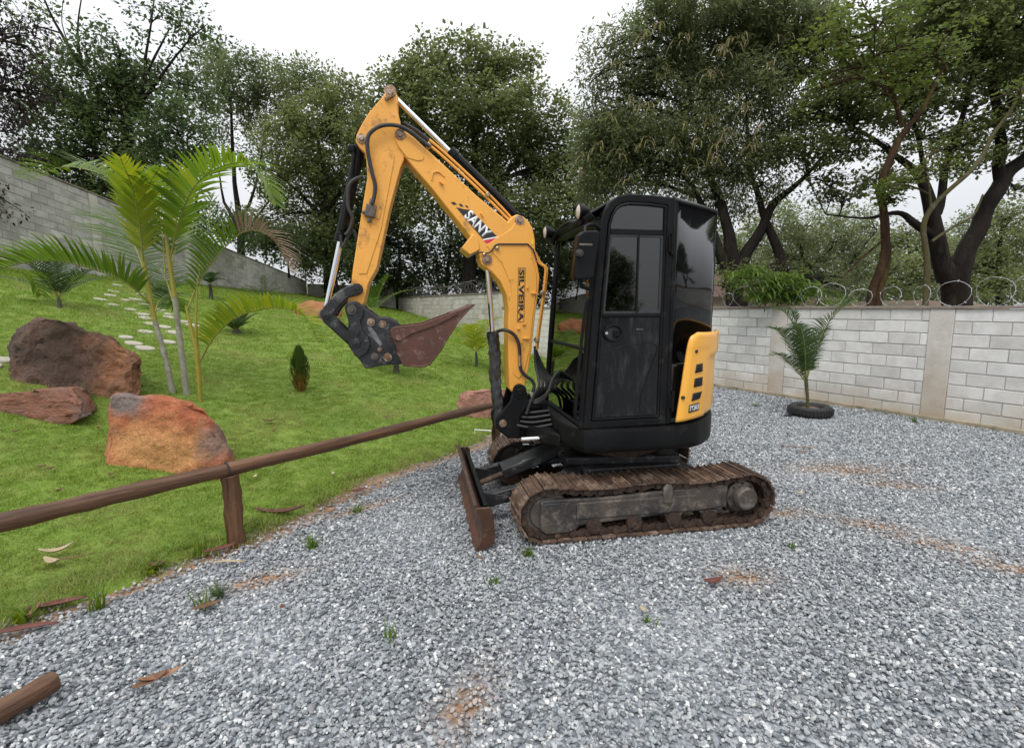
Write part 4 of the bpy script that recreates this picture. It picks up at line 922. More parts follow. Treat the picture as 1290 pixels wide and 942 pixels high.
for y in (-.20, -.07, .07, .20):
    a_, b_ = l3(567, 397, 0), l3(595, 383.5, 0); dv = (b_ - a_); pr = Vector((-dv.z, 0, dv.x)).normalized() * .022
    t_ = MB(); t_.add([Vector((a_.x, y - .03, a_.z)) + pr, Vector((a_.x, y + .03, a_.z)) + pr, Vector((a_.x, y + .03, a_.z)) - pr, Vector((a_.x, y - .03, a_.z)) - pr, Vector((b_.x, y - .022, b_.z)), Vector((b_.x, y + .022, b_.z)), Vector((b_.x, y + .022, b_.z - .006)), Vector((b_.x, y - .022, b_.z - .006))],
                     [(0, 1, 2, 3), (4, 7, 6, 5), (0, 4, 5, 1), (1, 5, 6, 2), (2, 6, 7, 3), (3, 7, 4, 0)]); t_.build('bucket_tooth', M['rust'], BKT, .003)
# bucket ears on the coupler
b = MB()
for y in (-.09, .09): b.prism(lps([(476, 399), (489, 400), (504, 411), (512, 425), (512, 455), (490, 459), (484, 445)], y), y - .012, y + .012)
b.build('bucket_ear', M['blackrough'], BKT, .004)

# ================================================================== WALLS
def block_wall(name, label, P0, P1, z0a, z0b, ztopa, ztopb, piers, pitch, course, mats, coping=True, maxn=300, depth=.14, far=False, group=None):
    """a wall of separate blocks between two plan points; top and bottom may slope; piers are distances along it"""
    P0 = Vector((P0[0], P0[1], 0)); P1 = Vector((P1[0], P1[1], 0)); d = P1 - P0; Ln = d.length; d.normalize()
    root = empty(name, P0, label, 'wall', group); root.rotation_euler.z = math.atan2(d.y, d.x)
    slope = (ztopb - ztopa) / Ln; H_ = max(ztopa - z0a, ztopb - z0b)
    top = lambda x: ztopa + slope * x
    bot = lambda x: z0a + (z0b - z0a) * x / Ln
    # mortar core
    b = MB(); y0, y1 = .012, depth - .012
    vs = [(0, y0, bot(0) - .4), (Ln, y0, bot(Ln) - .4), (Ln, y0, top(Ln) - .02), (0, y0, top(0) - .02), (0, y1, bot(0) - .4), (Ln, y1, bot(Ln) - .4), (Ln, y1, top(Ln) - .02), (0, y1, top(0) - .02)]
    b.add(vs, [(0, 1, 2, 3), (5, 4, 7, 6), (3, 2, 6, 7), (1, 0, 4, 5), (0, 3, 7, 4), (2, 1, 5, 6)]); b.build('mortar_core', M['mortar'], root, smooth=0)
    # block mesh variants, sheared with the slope
    def bmesh_block(w_, nm, mt_):
        b = MB(); bw = .006; h = course - .012
        xs, zs_ = (0, w_), (0, h); f0 = [(bw, 0, bw), (w_ - bw, 0, bw), (w_ - bw, 0, h - bw), (bw, 0, h - bw)]; f1 = [(0, bw, 0), (w_, bw, 0), (w_, bw, h), (0, bw, h)]; f2 = [(0, depth, 0), (w_, depth, 0), (w_, depth, h), (0, depth, h)]
        vs = [(x, y, z + slope * x) for x, y, z in f0 + f1 + f2]
        fs = [(0, 1, 2, 3)] + [(i + 4, (i + 1) % 4 + 4, (i + 1) % 4, i) for i in range(4)] + [(i + 8, (i + 1) % 4 + 8, (i + 1) % 4 + 4, i + 4) for i in range(4)] + [(11, 10, 9, 8)]
        b.add(vs, fs); me = b.mesh(nm); me.materials.append(mt_); return me
    cache = {}; items = []
    edges = [0.0] + sorted(piers) + [Ln]; PW = .28
    for si in range(len(edges) - 1):
        xa = edges[si] + (PW / 2 if si > 0 else 0) + .004; xb = edges[si + 1] - (PW / 2 if si < len(edges) - 2 else 0) - .004
        nc = int(math.ceil(H_ / course)) + 1
        for c in range(nc):
            zt_ = -(c + 1) * course - .004     # below the top line
            x = xa; first = True
            while x < xb - .05:
                w_ = pitch - .012
                if first and c % 2: w_ = pitch / 2 - .012
                first = False
                w_ = min(w_, xb - x)
                zb = top(x) + zt_
                if zb + course > bot(x) - .12 and w_ > .05: items.append((x, zb, round(w_, 2)))
                x += w_ + .012
    items.sort(key=lambda q: (P0 + d * q[0]).length)
    for i, (x, z, w_) in enumerate(items[:maxn]):
        mk = mats[0] if len(mats) == 1 else random.choices(mats, [5, 1][:len(mats)])[0]
        key = (w_, mk)
        if key not in cache: cache[key] = bmesh_block(w_, 'concrete_block', M[mk])
        o = bpy.data.objects.new('concrete_block', cache[key]); COL.objects.link(o); o.parent = root
        o.location = (x, random.uniform(-.004, .004), z); o.rotation_euler.z = random.uniform(-.006, .006)
    if len(items) > maxn:
        b = MB()
        for (x, z, w_) in items[maxn:]:
            h = course - .012; vs = [(x + (w_ if i & 1 else 0), (depth if i & 2 else 0), z + (h if i & 4 else 0) + slope * (w_ if i & 1 else 0)) for i in range(8)]
            b.add(vs, [(0, 1, 5, 4), (2, 6, 7, 3), (4, 5, 7, 6), (0, 4, 6, 2), (1, 3, 7, 5)])
        stuff(b.build('concrete_blocks_beyond', M[mats[0]], root, smooth=0))
    for p in piers:
        MB().add([(p - PW / 2, -.012, bot(p) - .3), (p + PW / 2, -.012, bot(p) - .3), (p + PW / 2, -.012, top(p + PW / 2) - .012), (p - PW / 2, -.012, top(p - PW / 2) - .012), (p - PW / 2, depth + .012, bot(p) - .3), (p + PW / 2, depth + .012, bot(p) - .3), (p + PW / 2, depth + .012, top(p + PW / 2) - .012), (p - PW / 2, depth + .012, top(p - PW / 2) - .012)],
                 [(0, 1, 2, 3), (5, 4, 7, 6), (3, 2, 6, 7), (0, 3, 7, 4), (2, 1, 5, 6)]).build('concrete_pier', M['plaster'], root, .006)
    if coping:
        MB().add([(-.02, -.03, top(0) - .010), (Ln + .02, -.03, top(Ln) - .010), (Ln + .02, -.03, top(Ln) + .03), (-.02, -.03, top(0) + .03), (-.02, depth + .03, top(0) - .010), (Ln + .02, depth + .03, top(Ln) - .010), (Ln + .02, depth + .03, top(Ln) + .03), (-.02, depth + .03, top(0) + .03)],
                 [(0, 1, 2, 3), (5, 4, 7, 6), (3, 2, 6, 7), (1, 0, 4, 5), (0, 3, 7, 4), (2, 1, 5, 6)]).build('wall_coping', M['coping'], root, .004)
    return root, d
WA = Vector((6.545, 6.341, 0)); WD = Vector((4.075 - 6.545, 10.527 - 6.341, 0)).normalized()
def wall_t(px):                          # distance along the wall line seen at a picture column
    k = None
    best = min(np.arange(-3, 45, .01), key=lambda t_: abs(645 + FPX * (WA.x + WD.x * t_) / ((WA.y + WD.y * t_) * math.cos(PITCH) + .16) - px)); return float(best)
tE = wall_t(633); tC = wall_t(503); t0 = -5.2
pw = lambda t_: WA + WD * t_
piers = [wall_t(1176) - t0, wall_t(977) - t0]; pd = piers[1] - piers[0]
k = piers[1]
while k + pd < tE - t0 - .3: k += pd; piers.append(k)
# local frames: walls run towards the back, their face (local y = 0) must look at the yard, so they are laid from far to near
Lr = tE - t0
WR, _d = block_wall('block_wall', 'long pale concrete block wall along the right side of the gravel yard', pw(tE), pw(t0), -.02, -.02, 1.60, 1.60, [Lr - p for p in piers], .40, .1755, ['block'])
MB().box((Lr / 2, -.012, .0), (Lr, .05, .11)).build('wall_footing', M['footing'], WR, .01)
# raised stretch on the lawn
tA = tC; Lh = tA - tE
gA, gB = pw(tA), pw(tE)
WM, _ = block_wall('block_wall', 'raised stretch of block wall behind the bucket at the back of the lawn', gA, gB - (gB - gA).normalized() * .0, lz(gA.x, gA.y) - .1, lz(gB.x, gB.y) - .1, 2.13, 2.13, [.15, Lh * .27, Lh * .55, Lh - .15], .40, .19, ['blockfar'], maxn=300)
# back wall, from the corner to the left, and the sloping wall on the hill
cB = W(388, 380, 27.5); cB.z = 0
WB, _ = block_wall('block_wall', 'low far block wall at the back left corner of the lawn', (cB.x, cB.y), (gA.x - .15, gA.y), lz(cB.x, cB.y) - .2, lz(gA.x, gA.y) - .2, 2.85, 2.72, [2.2], .40, .19, ['blockfar'], maxn=200)
cF = Vector((-12.2, 8.2, 0))
zF = 1.6 + 173 / 640 * 12 + .86
dL = Vector((cB.x - .02, cB.y, 0)) - cF; LL = dL.length; dL.normalize(); cM = cF + dL * 10.45; zM = zF + (2.98 - zF) * 10.45 / LL; bM_ = -.2
WL, _ = block_wall('block_wall', 'weathered grey block wall running down the hill from the left frame edge', (cF.x, cF.y), (cM.x, cM.y), lz(cF.x, cF.y) - .2, lz(cM.x, cM.y) - .3, zF, zM, [2.9, 6.6, 10.3], .40, .19, ['blockgrey', 'blockfar'], maxn=300)
cM2 = cM + dL * .01
WL2, _ = block_wall('block_wall', 'lower end of the sloping block wall between the palm fronds and the back corner', (cM2.x, cM2.y), (cB.x - .02, cB.y), lz(cM.x, cM.y) - .3, lz(cB.x, cB.y) - .3, zM, 2.98, [3.55, 6.75], .40, .19, ['blockfar', 'blockgrey'], maxn=300)

# razor wire on top of the walls
def razor(name, label, a, b_, z, r_, step, m_, thick, flat=True):
    d = (b_ - a); Ln = d.length; d.normalize(); o = empty(name, (a.x, a.y, z), label, 'razor wire', 'razor wire coils'); o.rotation_euler.z = math.atan2(d.y, d.x)
    n_ = int(Ln / step)
    for i in range(n_):
        cx = (i + .5) * step + random.uniform(-.12, .12) * step; rr = r_ * random.uniform(.72, 1.12); tl = random.uniform(-.7, .7) if flat else random.uniform(.7, 1.1)
        pts = []
        for k in range(19):
            a_ = 2 * math.pi * k / 18 + random.uniform(-.02, .02)
            x, zz = rr * math.cos(a_), rr * .9 * math.sin(a_)
            pts.append((cx + x * math.cos(tl), .07 + x * math.sin(tl) + .03 * math.sin(a_ * 2), rr * .86 + zz + random.uniform(-.008, .008)))
        b = MB(); b.tube(pts, thick, 4, caps=False)
        for k in range(0, 18, 2):
            p = Vector(pts[k]); b.box(p, (thick * 8, thick * 2, thick * 2), Euler((random.random() * 3, random.random() * 3, random.random() * 3)).to_matrix())
        b.build('wire_loop', M[m_], o, fixn=False)
    return o
razor('razor_wire', 'silver razor wire coils on top of the right hand block wall', pw(wall_t(900)), pw(-1.6), 1.63, .20, .40, 'wire', .0040)
razor('razor_wire', 'dark razor wire coils on the raised wall behind the bucket', pw(tA), pw(tE), 2.16, .26, .24, 'wiredark', .006, False)

# ================================================================== LOG RAIL FENCE
FEN = empty('log_fence', GZ(300, 683), 'varnished round log rail fence between the lawn and the gravel', 'fence')
fo = FEN.location
def log(name, pts, r0, r1, par, seg=14):
    P = [Vector(p) for p in pts]; ax = (P[-1] - P[0]); Ln = ax.length; n_ = max(6, int(Ln / .06)); b = MB(); path, rs = [], []
    for i in range(n_ + 1):
        f = i / n_; q = P[0].lerp(P[-1], f)
        path.append(Vector((.006 * math.sin(f * 9 + r0 * 90), .006 * math.sin(f * 7 + 2), f * Ln))); rs.append((r0 + (r1 - r0) * f) * (1 + .05 * math.sin(f * 23 + r0 * 50) + .03 * math.sin(f * 51) + (.10 if i % 17 == 5 else 0)))
    b.tube(path, rs, seg); 
    o = b.build(name, M['log'], par, .004, 60)
    o.location = P[0] - (par.matrix_basis.translation if par else Vector()); o.rotation_euler = ax.to_track_quat('Z', 'Y').to_euler()
    return o
railz = .52
pj = Vector((fo.x - .03, fo.y - .02, railz)); eR = Vector((-.16, 5.72, .515)); eL = Vector((-3.3, 1.75, .50)) 
log('rail', [eL, pj + Vector((.012, .012, -.003))], .052, .046, FEN); log('rail', [pj, eR], .047, .042, FEN)
log('post', [(fo.x + .0, fo.y, -.1), (fo.x - .025, fo.y - .005, railz - .035)], .058, .055, FEN)
log('post', [(eR.x - .02, eR.y - .06, -.1), (eR.x - .02, eR.y - .06, railz - .05)], .05, .05, FEN)
b = MB(); dj = (eR - eL).normalized(); u_ = dj.orthogonal().normalized(); v_ = dj.cross(u_)
b.tube([pj + dj * .012 * 0 - Vector(fo) + (u_ * math.cos(a) + v_ * math.sin(a)) * .052 for a in [2 * math.pi * k / 16 for k in range(17)]], .006, 6).build('binding_wire', M['rubber'], FEN)
# lone log lying at the lower left
q0, q1 = GZ(70, 858, .06), GZ(-75, 935, .05)
LG = log('log', [q1, q0], .044, .041, None); tag(LG, 'short dark log lying on the gravel at the lower left corner', 'log')

# ================================================================== BOULDERS
def boulder(pts, loc, m_, label, seed, amp=.05, cuts=5, group=None, rough=3.0):
    bm = bmesh.new()
    for p in pts: bm.verts.new(Vector(p))
    r_ = bmesh.ops.convex_hull(bm, input=bm.verts)
    bmesh.ops.delete(bm, geom=[v for v in bm.verts if not v.link_faces], context='VERTS')
    bmesh.ops.triangulate(bm, faces=bm.faces[:])
    for _ in range(8):
        lng = [e for e in bm.edges if e.calc_length() > .05]
        if not lng or len(bm.verts) > 9000: break
        bmesh.ops.subdivide_edges(bm, edges=lng, cuts=1, use_grid_fill=False); bmesh.ops.triangulate(bm, faces=bm.faces[:])
    for _ in range(1): bmesh.ops.smooth_vert(bm, verts=bm.verts[:], factor=.5, use_axis_x=True, use_axis_y=True, use_axis_z=True)
    co = np.array([v.co[:] for v in bm.verts]); cen = co.mean(0); rg = np.random.default_rng(int(seed * 100))
    for _ in range(30):
        d = rg.normal(size=3); d[2] = abs(d[2]) * .8; d /= np.linalg.norm(d); pr_ = (co - cen) @ d; h = pr_.max() * rg.uniform(.90, .985); ex = np.maximum(pr_ - h, 0); co -= ex[:, None] * d
    for v, c_ in zip(bm.verts, co): v.co = c_
    bm.normal_update(); off = Vector((seed * 3.7, seed * 1.3, seed))
    mv = []
    for v in bm.verts:
        p = v.co * rough + off
        h = mnoise.fractal(p * .6, .8, 2.1, 5) * amp
        c_ = mnoise.voronoi(p * .9)[0]; h += (min(.5, c_[1] - c_[0]) - .25) * amp * .7
        h += mnoise.fractal(p * 3.2, .7, 2.2, 4) * amp * .45; h += -abs(mnoise.noise(p * 1.1 + Vector((3, 1, 7)))) * amp * .9
        mv.append(v.normal * h)
    for v, q in zip(bm.verts, mv): v.co += q
    me = bpy.data.meshes.new('boulder'); bm.to_mesh(me); bm.free(); me.materials.append(M[m_])
    me.polygons.foreach_set('use_smooth', [True] * len(me.polygons)); me.set_sharp_from_angle(angle=R(32))
    o = bpy.data.objects.new('boulder', me); COL.objects.link(o); o.location = loc; tag(o, label, 'boulder', group); return o
def rock(front, base, depth, m_, label, seed, shrink=.8, lean=.15, amp=.05, mid=None):
    """front outline as seen from the camera's side; the stone narrows towards its back"""
    bp_ = lawn_hit(*base); Y = bp_.y; pts = []
    cpx = sum(p[0] for p in front) / len(front); py1 = max(p[1] for p in front); py0 = min(p[1] for p in front)
    for px, py in front:
        h = (py1 - py) / (py1 - py0)
        q = W(px, py, Y + lean * h * (py1 - py0) / FPX * Y) - bp_; pts.append(q)
        q = W(cpx + (px - cpx) * .97, py1 - (py1 - py) * .985, Y + depth * .45) - bp_; pts.append(q)
        q = W(cpx + (px - cpx) * shrink, py1 - (py1 - py) * .93, Y + depth) - bp_; pts.append(q)
        if h < .2: pts.append(W(px, py, Y) - bp_ - Vector((0, 0, .2))); pts.append(W(cpx + (px - cpx) * shrink, py, Y + depth) - bp_ - Vector((0, 0, .3)))
    return boulder(pts, bp_, m_, label, seed, amp)
rock([(133, 498), (150, 494), (200, 495), (245, 503), (268, 518), (288, 545), (298, 572), (296, 596), (230, 601), (155, 600), (137, 592), (133, 540)], (210, 597), .55, 'rockorange', 'rust orange boulder with a grey patch just behind the log rail', 1.3, amp=.03)
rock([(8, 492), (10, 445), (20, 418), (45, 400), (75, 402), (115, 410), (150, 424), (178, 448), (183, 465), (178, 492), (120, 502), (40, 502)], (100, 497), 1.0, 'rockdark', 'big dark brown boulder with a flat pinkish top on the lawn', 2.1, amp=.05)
rock([(-70, 500), (0, 499), (30, 491), (80, 487), (120, 488), (131, 500), (128, 515), (80, 524), (30, 533), (-10, 534), (-70, 530)], (50, 531), .7, 'rockslab', 'long low banded slab boulder in front of the big dark boulder', 3.3, amp=.035)
rock([(573, 503), (580, 494), (600, 490), (640, 489), (660, 500), (662, 522), (640, 530), (600, 529), (590, 520), (576, 512)], (612, 528), .6, 'rockpink', 'pinkish boulder behind the far end of the log rail', 4.6, amp=.03)

# ================================================================== STEPPING STONES
px_steps = [(161, 347), (157, 351), (148, 360), (143, 368), (139, 373), (125.5, 378), (158, 379), (143, 385), (164, 391), (172, 364), (179, 372), (171, 378), (182, 384), (180, 397), (200, 391), (184, 402), (214, 397), (215, 401), (206, 413), (231, 406), (243, 411), (183, 419), (220, 420), (159, 426), (169, 434), (183, 440), (212, 432), (4, 455), (-14, 462), (190, 409)]
def STEP_LABEL(px, py):
    if px < 0: return 'pale stepping stone at the left frame edge, lower of the pair by the big boulder'
    if px < 10: return 'pale stepping stone at the left frame edge, upper of the pair by the big boulder'
    return 'pale flat stepping stone sunk in the lawn of the path up the hill'
for (px, py) in px_steps:
    c = lawn_hit(px, py); n_ = 10; s_ = random.uniform(.85, 1.15)
    dxz = (lz(c.x + .1, c.y) - lz(c.x - .1, c.y)) / .2; dyz = (lz(c.x, c.y + .1) - lz(c.x, c.y - .1)) / .2
    p_ = [(.12 * s_ * (1 + random.uniform(-.12, .12)) * math.cos(2 * math.pi * k / n_), .11 * s_ * (1 + random.uniform(-.12, .12)) * math.sin(2 * math.pi * k / n_)) for k in range(n_)]
    b = MB().slab(p_, 0, .06); b.v = [(x, y, z + dxz * x + dyz * y) for x, y, z in b.v]
    o = b.build('stepping_stone', M['stepstone'], None, .012); o.location = c + Vector((0, 0, -.03))
    tag(o, STEP_LABEL(px, py), 'stepping stone', 'stepping stones up the lawn')

# ================================================================== PALMS AND SMALL PLANTS
M['frond'] = leafmat('palm_frond_leaf', [(.05, .10, .016), (.085, .15, .018), (.135, .205, .02), (.26, .28, .022)], .42, .42)
M['fronddry'] = leafmat('palm_frond_dry_leaf', [(.20, .13, .09), (.32, .22, .16), (.14, .09, .07)], .25, .7)
M['fronddark'] = leafmat('dark_palm_leaf', [(.028, .052, .02), (.05, .085, .028), (.075, .12, .035)], .3, .45)
M['blade'] = M['blade']
class Leaves:
    def __init__(s): s.V = []; s.F = []; s.r = []; s.n = 0
    def strip(s, pts, ws, nrm, rv):       # a folded blade: centre line, half widths, side vectors
        k = len(pts); o = s.n
        for p, w_, sd in zip(pts, ws, nrm): s.V += [p - sd * w_, p + sd * w_]
        s.F += [(o + 2 * i, o + 2 * i + 1, o + 2 * i + 3, o + 2 * i + 2) for i in range(k - 1)]; s.r += [rv] * (k - 1); s.n += 2 * k
    def build(s, name, m_, par):
        return npmesh(name, np.array([tuple(v) for v in s.V]), np.array(s.F), m_, par, rnd=np.array(s.r))
def frond(par, path, origin, n_, Lmax, wid, m_='frond', up=.55, fwd=.55, droop=.35, base=.12, tone=(.2, .9), rr=.010, dry_from=2, side=1.0, upv=None, onesided=None):
    """path: 3-D points root to tip (world); leaflets fan from both sides of the rachis"""
    P = spline([Vector(p) - origin for p in path], 8); n_p = len(P)
    root = MB().tube(P, [rr * (1 - .8 * i / n_p) for i in range(n_p)], 6).build('palm_frond', M['rachis'], par, smooth=60, fixn=False)
    A, B_ = Leaves(), Leaves()
    L_ = [0]
    for i in range(1, n_p): L_.append(L_[-1] + (P[i] - P[i - 1]).length)
    for i in range(n_):
        f = base + (1 - base) * (i + .5) / n_
        s_ = f * L_[-1]; j = max(k for k in range(n_p) if L_[k] <= s_ + 1e-9); j = min(j, n_p - 2)
        g = (s_ - L_[j]) / max(1e-6, L_[j + 1] - L_[j]); p = P[j].lerp(P[j + 1], g); t_ = (P[j + 1] - P[j]).normalized()
        uv = upv if upv is not None else Vector((0, 0, 1)); sd = t_.cross(uv)
        if sd.length < .2: sd = t_.cross(Vector((0, 1, .2)))
        sd.normalize(); un = sd.cross(t_).normalized()
        prof = math.sin(math.pi * min(1, (.16 + .80 * (i + .5) / n_))) ** .7
        for q in (-1, 1):
            if onesided and q != onesided: continue
            ll = Lmax * prof * random.uniform(.85, 1.08)
            dirv = (t_ * (fwd + random.uniform(-.08, .1) + .45 * f * f) + sd * q * (side + random.uniform(-.1, .1)) + un * (up + random.uniform(-.12, .12))).normalized()
            pts, ws, ns = [], [], []; c = p.copy(); dv = dirv.copy(); K = 5
            wn = dv.cross(un); wn = wn.normalized() if wn.length > .1 else t_
            for k in range(K + 1):
                pts.append(c.copy()); h = k / K; ws.append(1.15 * wid * (.55 + 1.3 * h * (1 - h) * 1.5) * (1 - h ** 2.2) + .0008); ns.append(wn)
                dv = (dv + Vector((0, 0, -1)) * droop * (.25 + h) / K * 1.6).normalized(); c = c + dv * ll / K
            tgt = B_ if f > dry_from else A
            tgt.strip(pts, ws, ns, min(1, max(0, random.uniform(*tone))))
    if A.n: A.build('leaflet_spray', M[m_], root)
    if B_.n: B_.build('dry_leaflet_spray', M['fronddry'], root)
    return root

pb = lawn_hit(235, 499); PD = pb.y
PALM = empty('areca_palm', pb, 'tall multi stemmed areca palm with arching yellow green fronds beside the orange boulder', 'palm')
def pw_(px, py, dy=0): return W(px, py, PD + dy)
def stem(par, pts, rs, m_, nm='stem', org=None):
    org = org or pb; P = spline([p - org for p in pts], 8); n_p = len(P); r_ = np.interp(np.linspace(0, 1, n_p), np.linspace(0, 1, len(rs)), rs)
    r_ = [x * (1 + .10 * (1 if (i % 3 == 0) else 0)) for i, x in enumerate(r_)]
    return MB().tube(P, list(r_), 10).build(nm, M[m_], par, smooth=60, fixn=False)
stem(PALM, [pw_(219, 502), pw_(208, 450), pw_(195, 404)], [.036, .030, .026], 'palmstem'); stem(PALM, [pw_(195, 404), pw_(183, 343), pw_(175, 292)], [.029, .022, .011], 'palmshaft', 'crownshaft')
stem(PALM, [pw_(236, 503, .05), pw_(227, 430, .05), pw_(220, 374, .05)], [.036, .032, .028], 'palmstem'); stem(PALM, [pw_(220, 374, .05), pw_(212, 320, .05), pw_(206, 270, .05)], [.030, .021, .010], 'palmshaft', 'crownshaft')
stem(PALM, [pw_(253, 507, -.1), pw_(250, 470, -.1), pw_(248, 443, -.1)], [.028, .025, .027], 'palmshaft'); stem(PALM, [pw_(248, 443, -.1), pw_(240, 410, -.1), pw_(234, 385, -.1)], [.026, .018, .012], 'palmshaft', 'crownshaft')
stem(PALM, [pw_(248, 443, -.1), pw_(247, 400, -.12), pw_(249, 350, -.1)], [.024, .012, .006], 'palmshaft', 'crownshaft')
def F_(pts, **k): return frond(PALM, [pw_(*p) for p in pts], pb, **k)
F_([(176, 300, 0), (160, 250, .1), (140, 226, .25), (110, 214, .45), (76, 211, .6), (34, 226, .8)], n_=44, Lmax=.52, wid=.012, up=.65, fwd=.6, droop=.5, tone=(.3, .8))
F_([(181, 335, 0), (176, 285, -.1), (168, 240, -.3), (152, 200, -.6)], n_=22, Lmax=.40, wid=.017, up=.2, fwd=1.1, tone=(.7, 1), droop=.15)
F_([(180, 330, 0), (177, 275, .0), (184, 240, -.2), (201, 212, -.4)], n_=22, Lmax=.34, wid=.02, up=.25, fwd=.7, tone=(.4, .85), droop=.5)
F_([(208, 345, .05), (204, 290, .2), (198, 245, .5), (192, 210, .9)], n_=20, Lmax=.38, wid=.016, up=.2, fwd=.9, tone=(.1, .5), droop=.4)
F_([(214, 330, .05), (224, 285, 0), (243, 238, -.1), (272, 213, -.15), (306, 206, -.2), (332, 224, -.25), (347, 256, -.3)], n_=48, Lmax=.52, wid=.019, up=.35, fwd=.6, droop=.45, tone=(.35, .85))
F_([(216, 340, .05), (224, 300, .3), (232, 262, .6), (240, 215, .9)], n_=22, Lmax=.36, wid=.018, up=.25, fwd=.8, droop=.4, tone=(.3, .75))
F_([(192, 385, 0), (155, 354, -.25), (95, 333, -.5), (50, 329, -.7), (0, 339, -.9), (-40, 356, -1.0)], n_=50, Lmax=.50, wid=.018, up=.95, fwd=.6, droop=.45, tone=(.15, .6))
F_([(184, 350, 0), (170, 310, .3), (152, 278, .6), (128, 262, .9)], n_=40, Lmax=.62, wid=.010, up=.1, fwd=.5, droop=.35, tone=(.2, .55))
F_([(195, 400, .1), (200, 380, .3), (215, 372, .5), (228, 392, .7)], n_=18, Lmax=.32, wid=.012, up=.2, fwd=.5, droop=.7, tone=(.0, .4))
F_([(236, 390, -.1), (254, 350, 0), (282, 313, .05), (312, 291, .1), (343, 301, .1), (366, 342, .1)], n_=46, Lmax=.48, wid=.014, up=.75, fwd=.5, droop=.55, tone=(.2, .6), dry_from=.56)
F_([(252, 455, -.1), (270, 425, -.2), (300, 399, -.3), (345, 388, -.4), (382, 397, -.5), (402, 432, -.6)], n_=44, Lmax=.36, wid=.016, up=1.0, fwd=.5, droop=.45, tone=(.6, 1))
F_([(249, 352, -.1), (256, 320, .1), (262, 285, .3), (266, 245, .4)], n_=18, Lmax=.3, wid=.008, up=.2, fwd=1, tone=(.1, .5))
F_([(218, 380, .05), (208, 350, .35), (196, 335, .7), (178, 345, 1.0)], n_=22, Lmax=.4, wid=.012, up=.4, fwd=.5, droop=.6, tone=(.1, .5))
F_([(-50, 330, -.6), (10, 338, -.3), (40, 350, -.1), (52, 372, 0)], n_=16, Lmax=.3, wid=.012, up=.3, fwd=.5, droop=.7, tone=(.2, .6))

def small_palm(base, h_px, fr, label, name='young_palm', m_='frond', Lm=.3, wid=.012, tone=(.2, .8), st='barkgrey', r0=.03, droop=.6, nl=22, cat='palm', up=.4, spread=1.0, lengths=None, loc=None):
    q = loc or lawn_hit(*base); o = empty(name, q, label, cat); sc_ = q.y / FPX * 1.01; H_ = h_px * sc_
    if H_ > .02: MB().tube([(0, 0, -.05), (.01, 0, H_ * .5), (0, 0, H_)], [r0 * 1.25, r0, r0 * .8], 8).build('stem', M[st], o, smooth=60)
    for k in range(fr):
        az = 2 * math.pi * (k + random.uniform(-.2, .2)) / fr + .6; el = random.uniform(.55, 1.25); Lf = (lengths or 1.0) * random.uniform(.8, 1.15)
        d = Vector((math.cos(az) * math.cos(el) * spread, math.sin(az) * math.cos(el) * spread, math.sin(el))); P = []; c = q + Vector((0, 0, H_)); 
        for j in range(6):
            P.append(c.copy()); c = c + d * Lf / 5; d = (d + Vector((0, 0, -.30 * droop - .05 * j * droop))).normalized()
        frond(o, P, q, nl, Lm, wid, m_, up=up, droop=droop, tone=tone, rr=.008)
    return o
small_palm((75, 388), 12, 9, 'low bushy young palm on the slope left of the stepping stones', lengths=.95, Lm=.28, wid=.010, tone=(.0, .5), m_='fronddark', droop=.35)
small_palm((499, 470), 25, 9, 'small dark stemmed palm growing behind the lowered bucket', lengths=.8, Lm=.28, tone=(.3, .8), r0=.05, droop=.7)
small_palm((470, 402), 8, 6, 'slender light green palm against the far wall behind the coupler', lengths=1.7, Lm=.35, wid=.014, m_='frond', tone=(.1, .4), droop=.45, r0=.04)
small_palm((386, 372), 30, 7, 'young bright palm by the foot of the far left wall', lengths=1.3, Lm=.4, wid=.02, tone=(.3, .7), droop=.6)
small_palm((600, 462), 18, 8, 'yellow green young palm behind the boom cylinder', lengths=1.05, Lm=.34, wid=.016, tone=(.6, 1), droop=.8)
small_palm((297, 419), 3, 22, 'squat dark cycad rosette on the lawn behind the palm stems', 'cycad', 'fronddark', lengths=.62, Lm=.13, wid=.006, nl=26, droop=.25, cat='cycad', r0=.09, tone=(0, .45), spread=1.2)
small_palm((205, 385), 4, 9, 'small cycad at the top of the stepping stone path', 'cycad', 'fronddark', lengths=.6, Lm=.2, wid=.008, nl=18, droop=.5, cat='cycad', tone=(.1, .6))
small_palm((266, 377), 18, 6, 'thin sapling with drooping leaves on the lawn below the far wall', 'sapling', 'fronddark', lengths=.5, Lm=.25, wid=.02, nl=12, droop=.9, cat='sapling', r0=.05, tone=(.0, .4))
small_palm((333, 380), 3, 8, 'grey green cycad below the sloping wall', 'cycad', 'fronddark', lengths=.9, Lm=.2, wid=.008, nl=20, droop=.4, cat='cycad', tone=(.2, .6))
small_palm((76, 372), 42, 3, 'thin staked sapling pole on the left slope', 'sapling', 'fronddark', lengths=.3, Lm=.15, wid=.012, nl=8, cat='sapling', r0=.018)
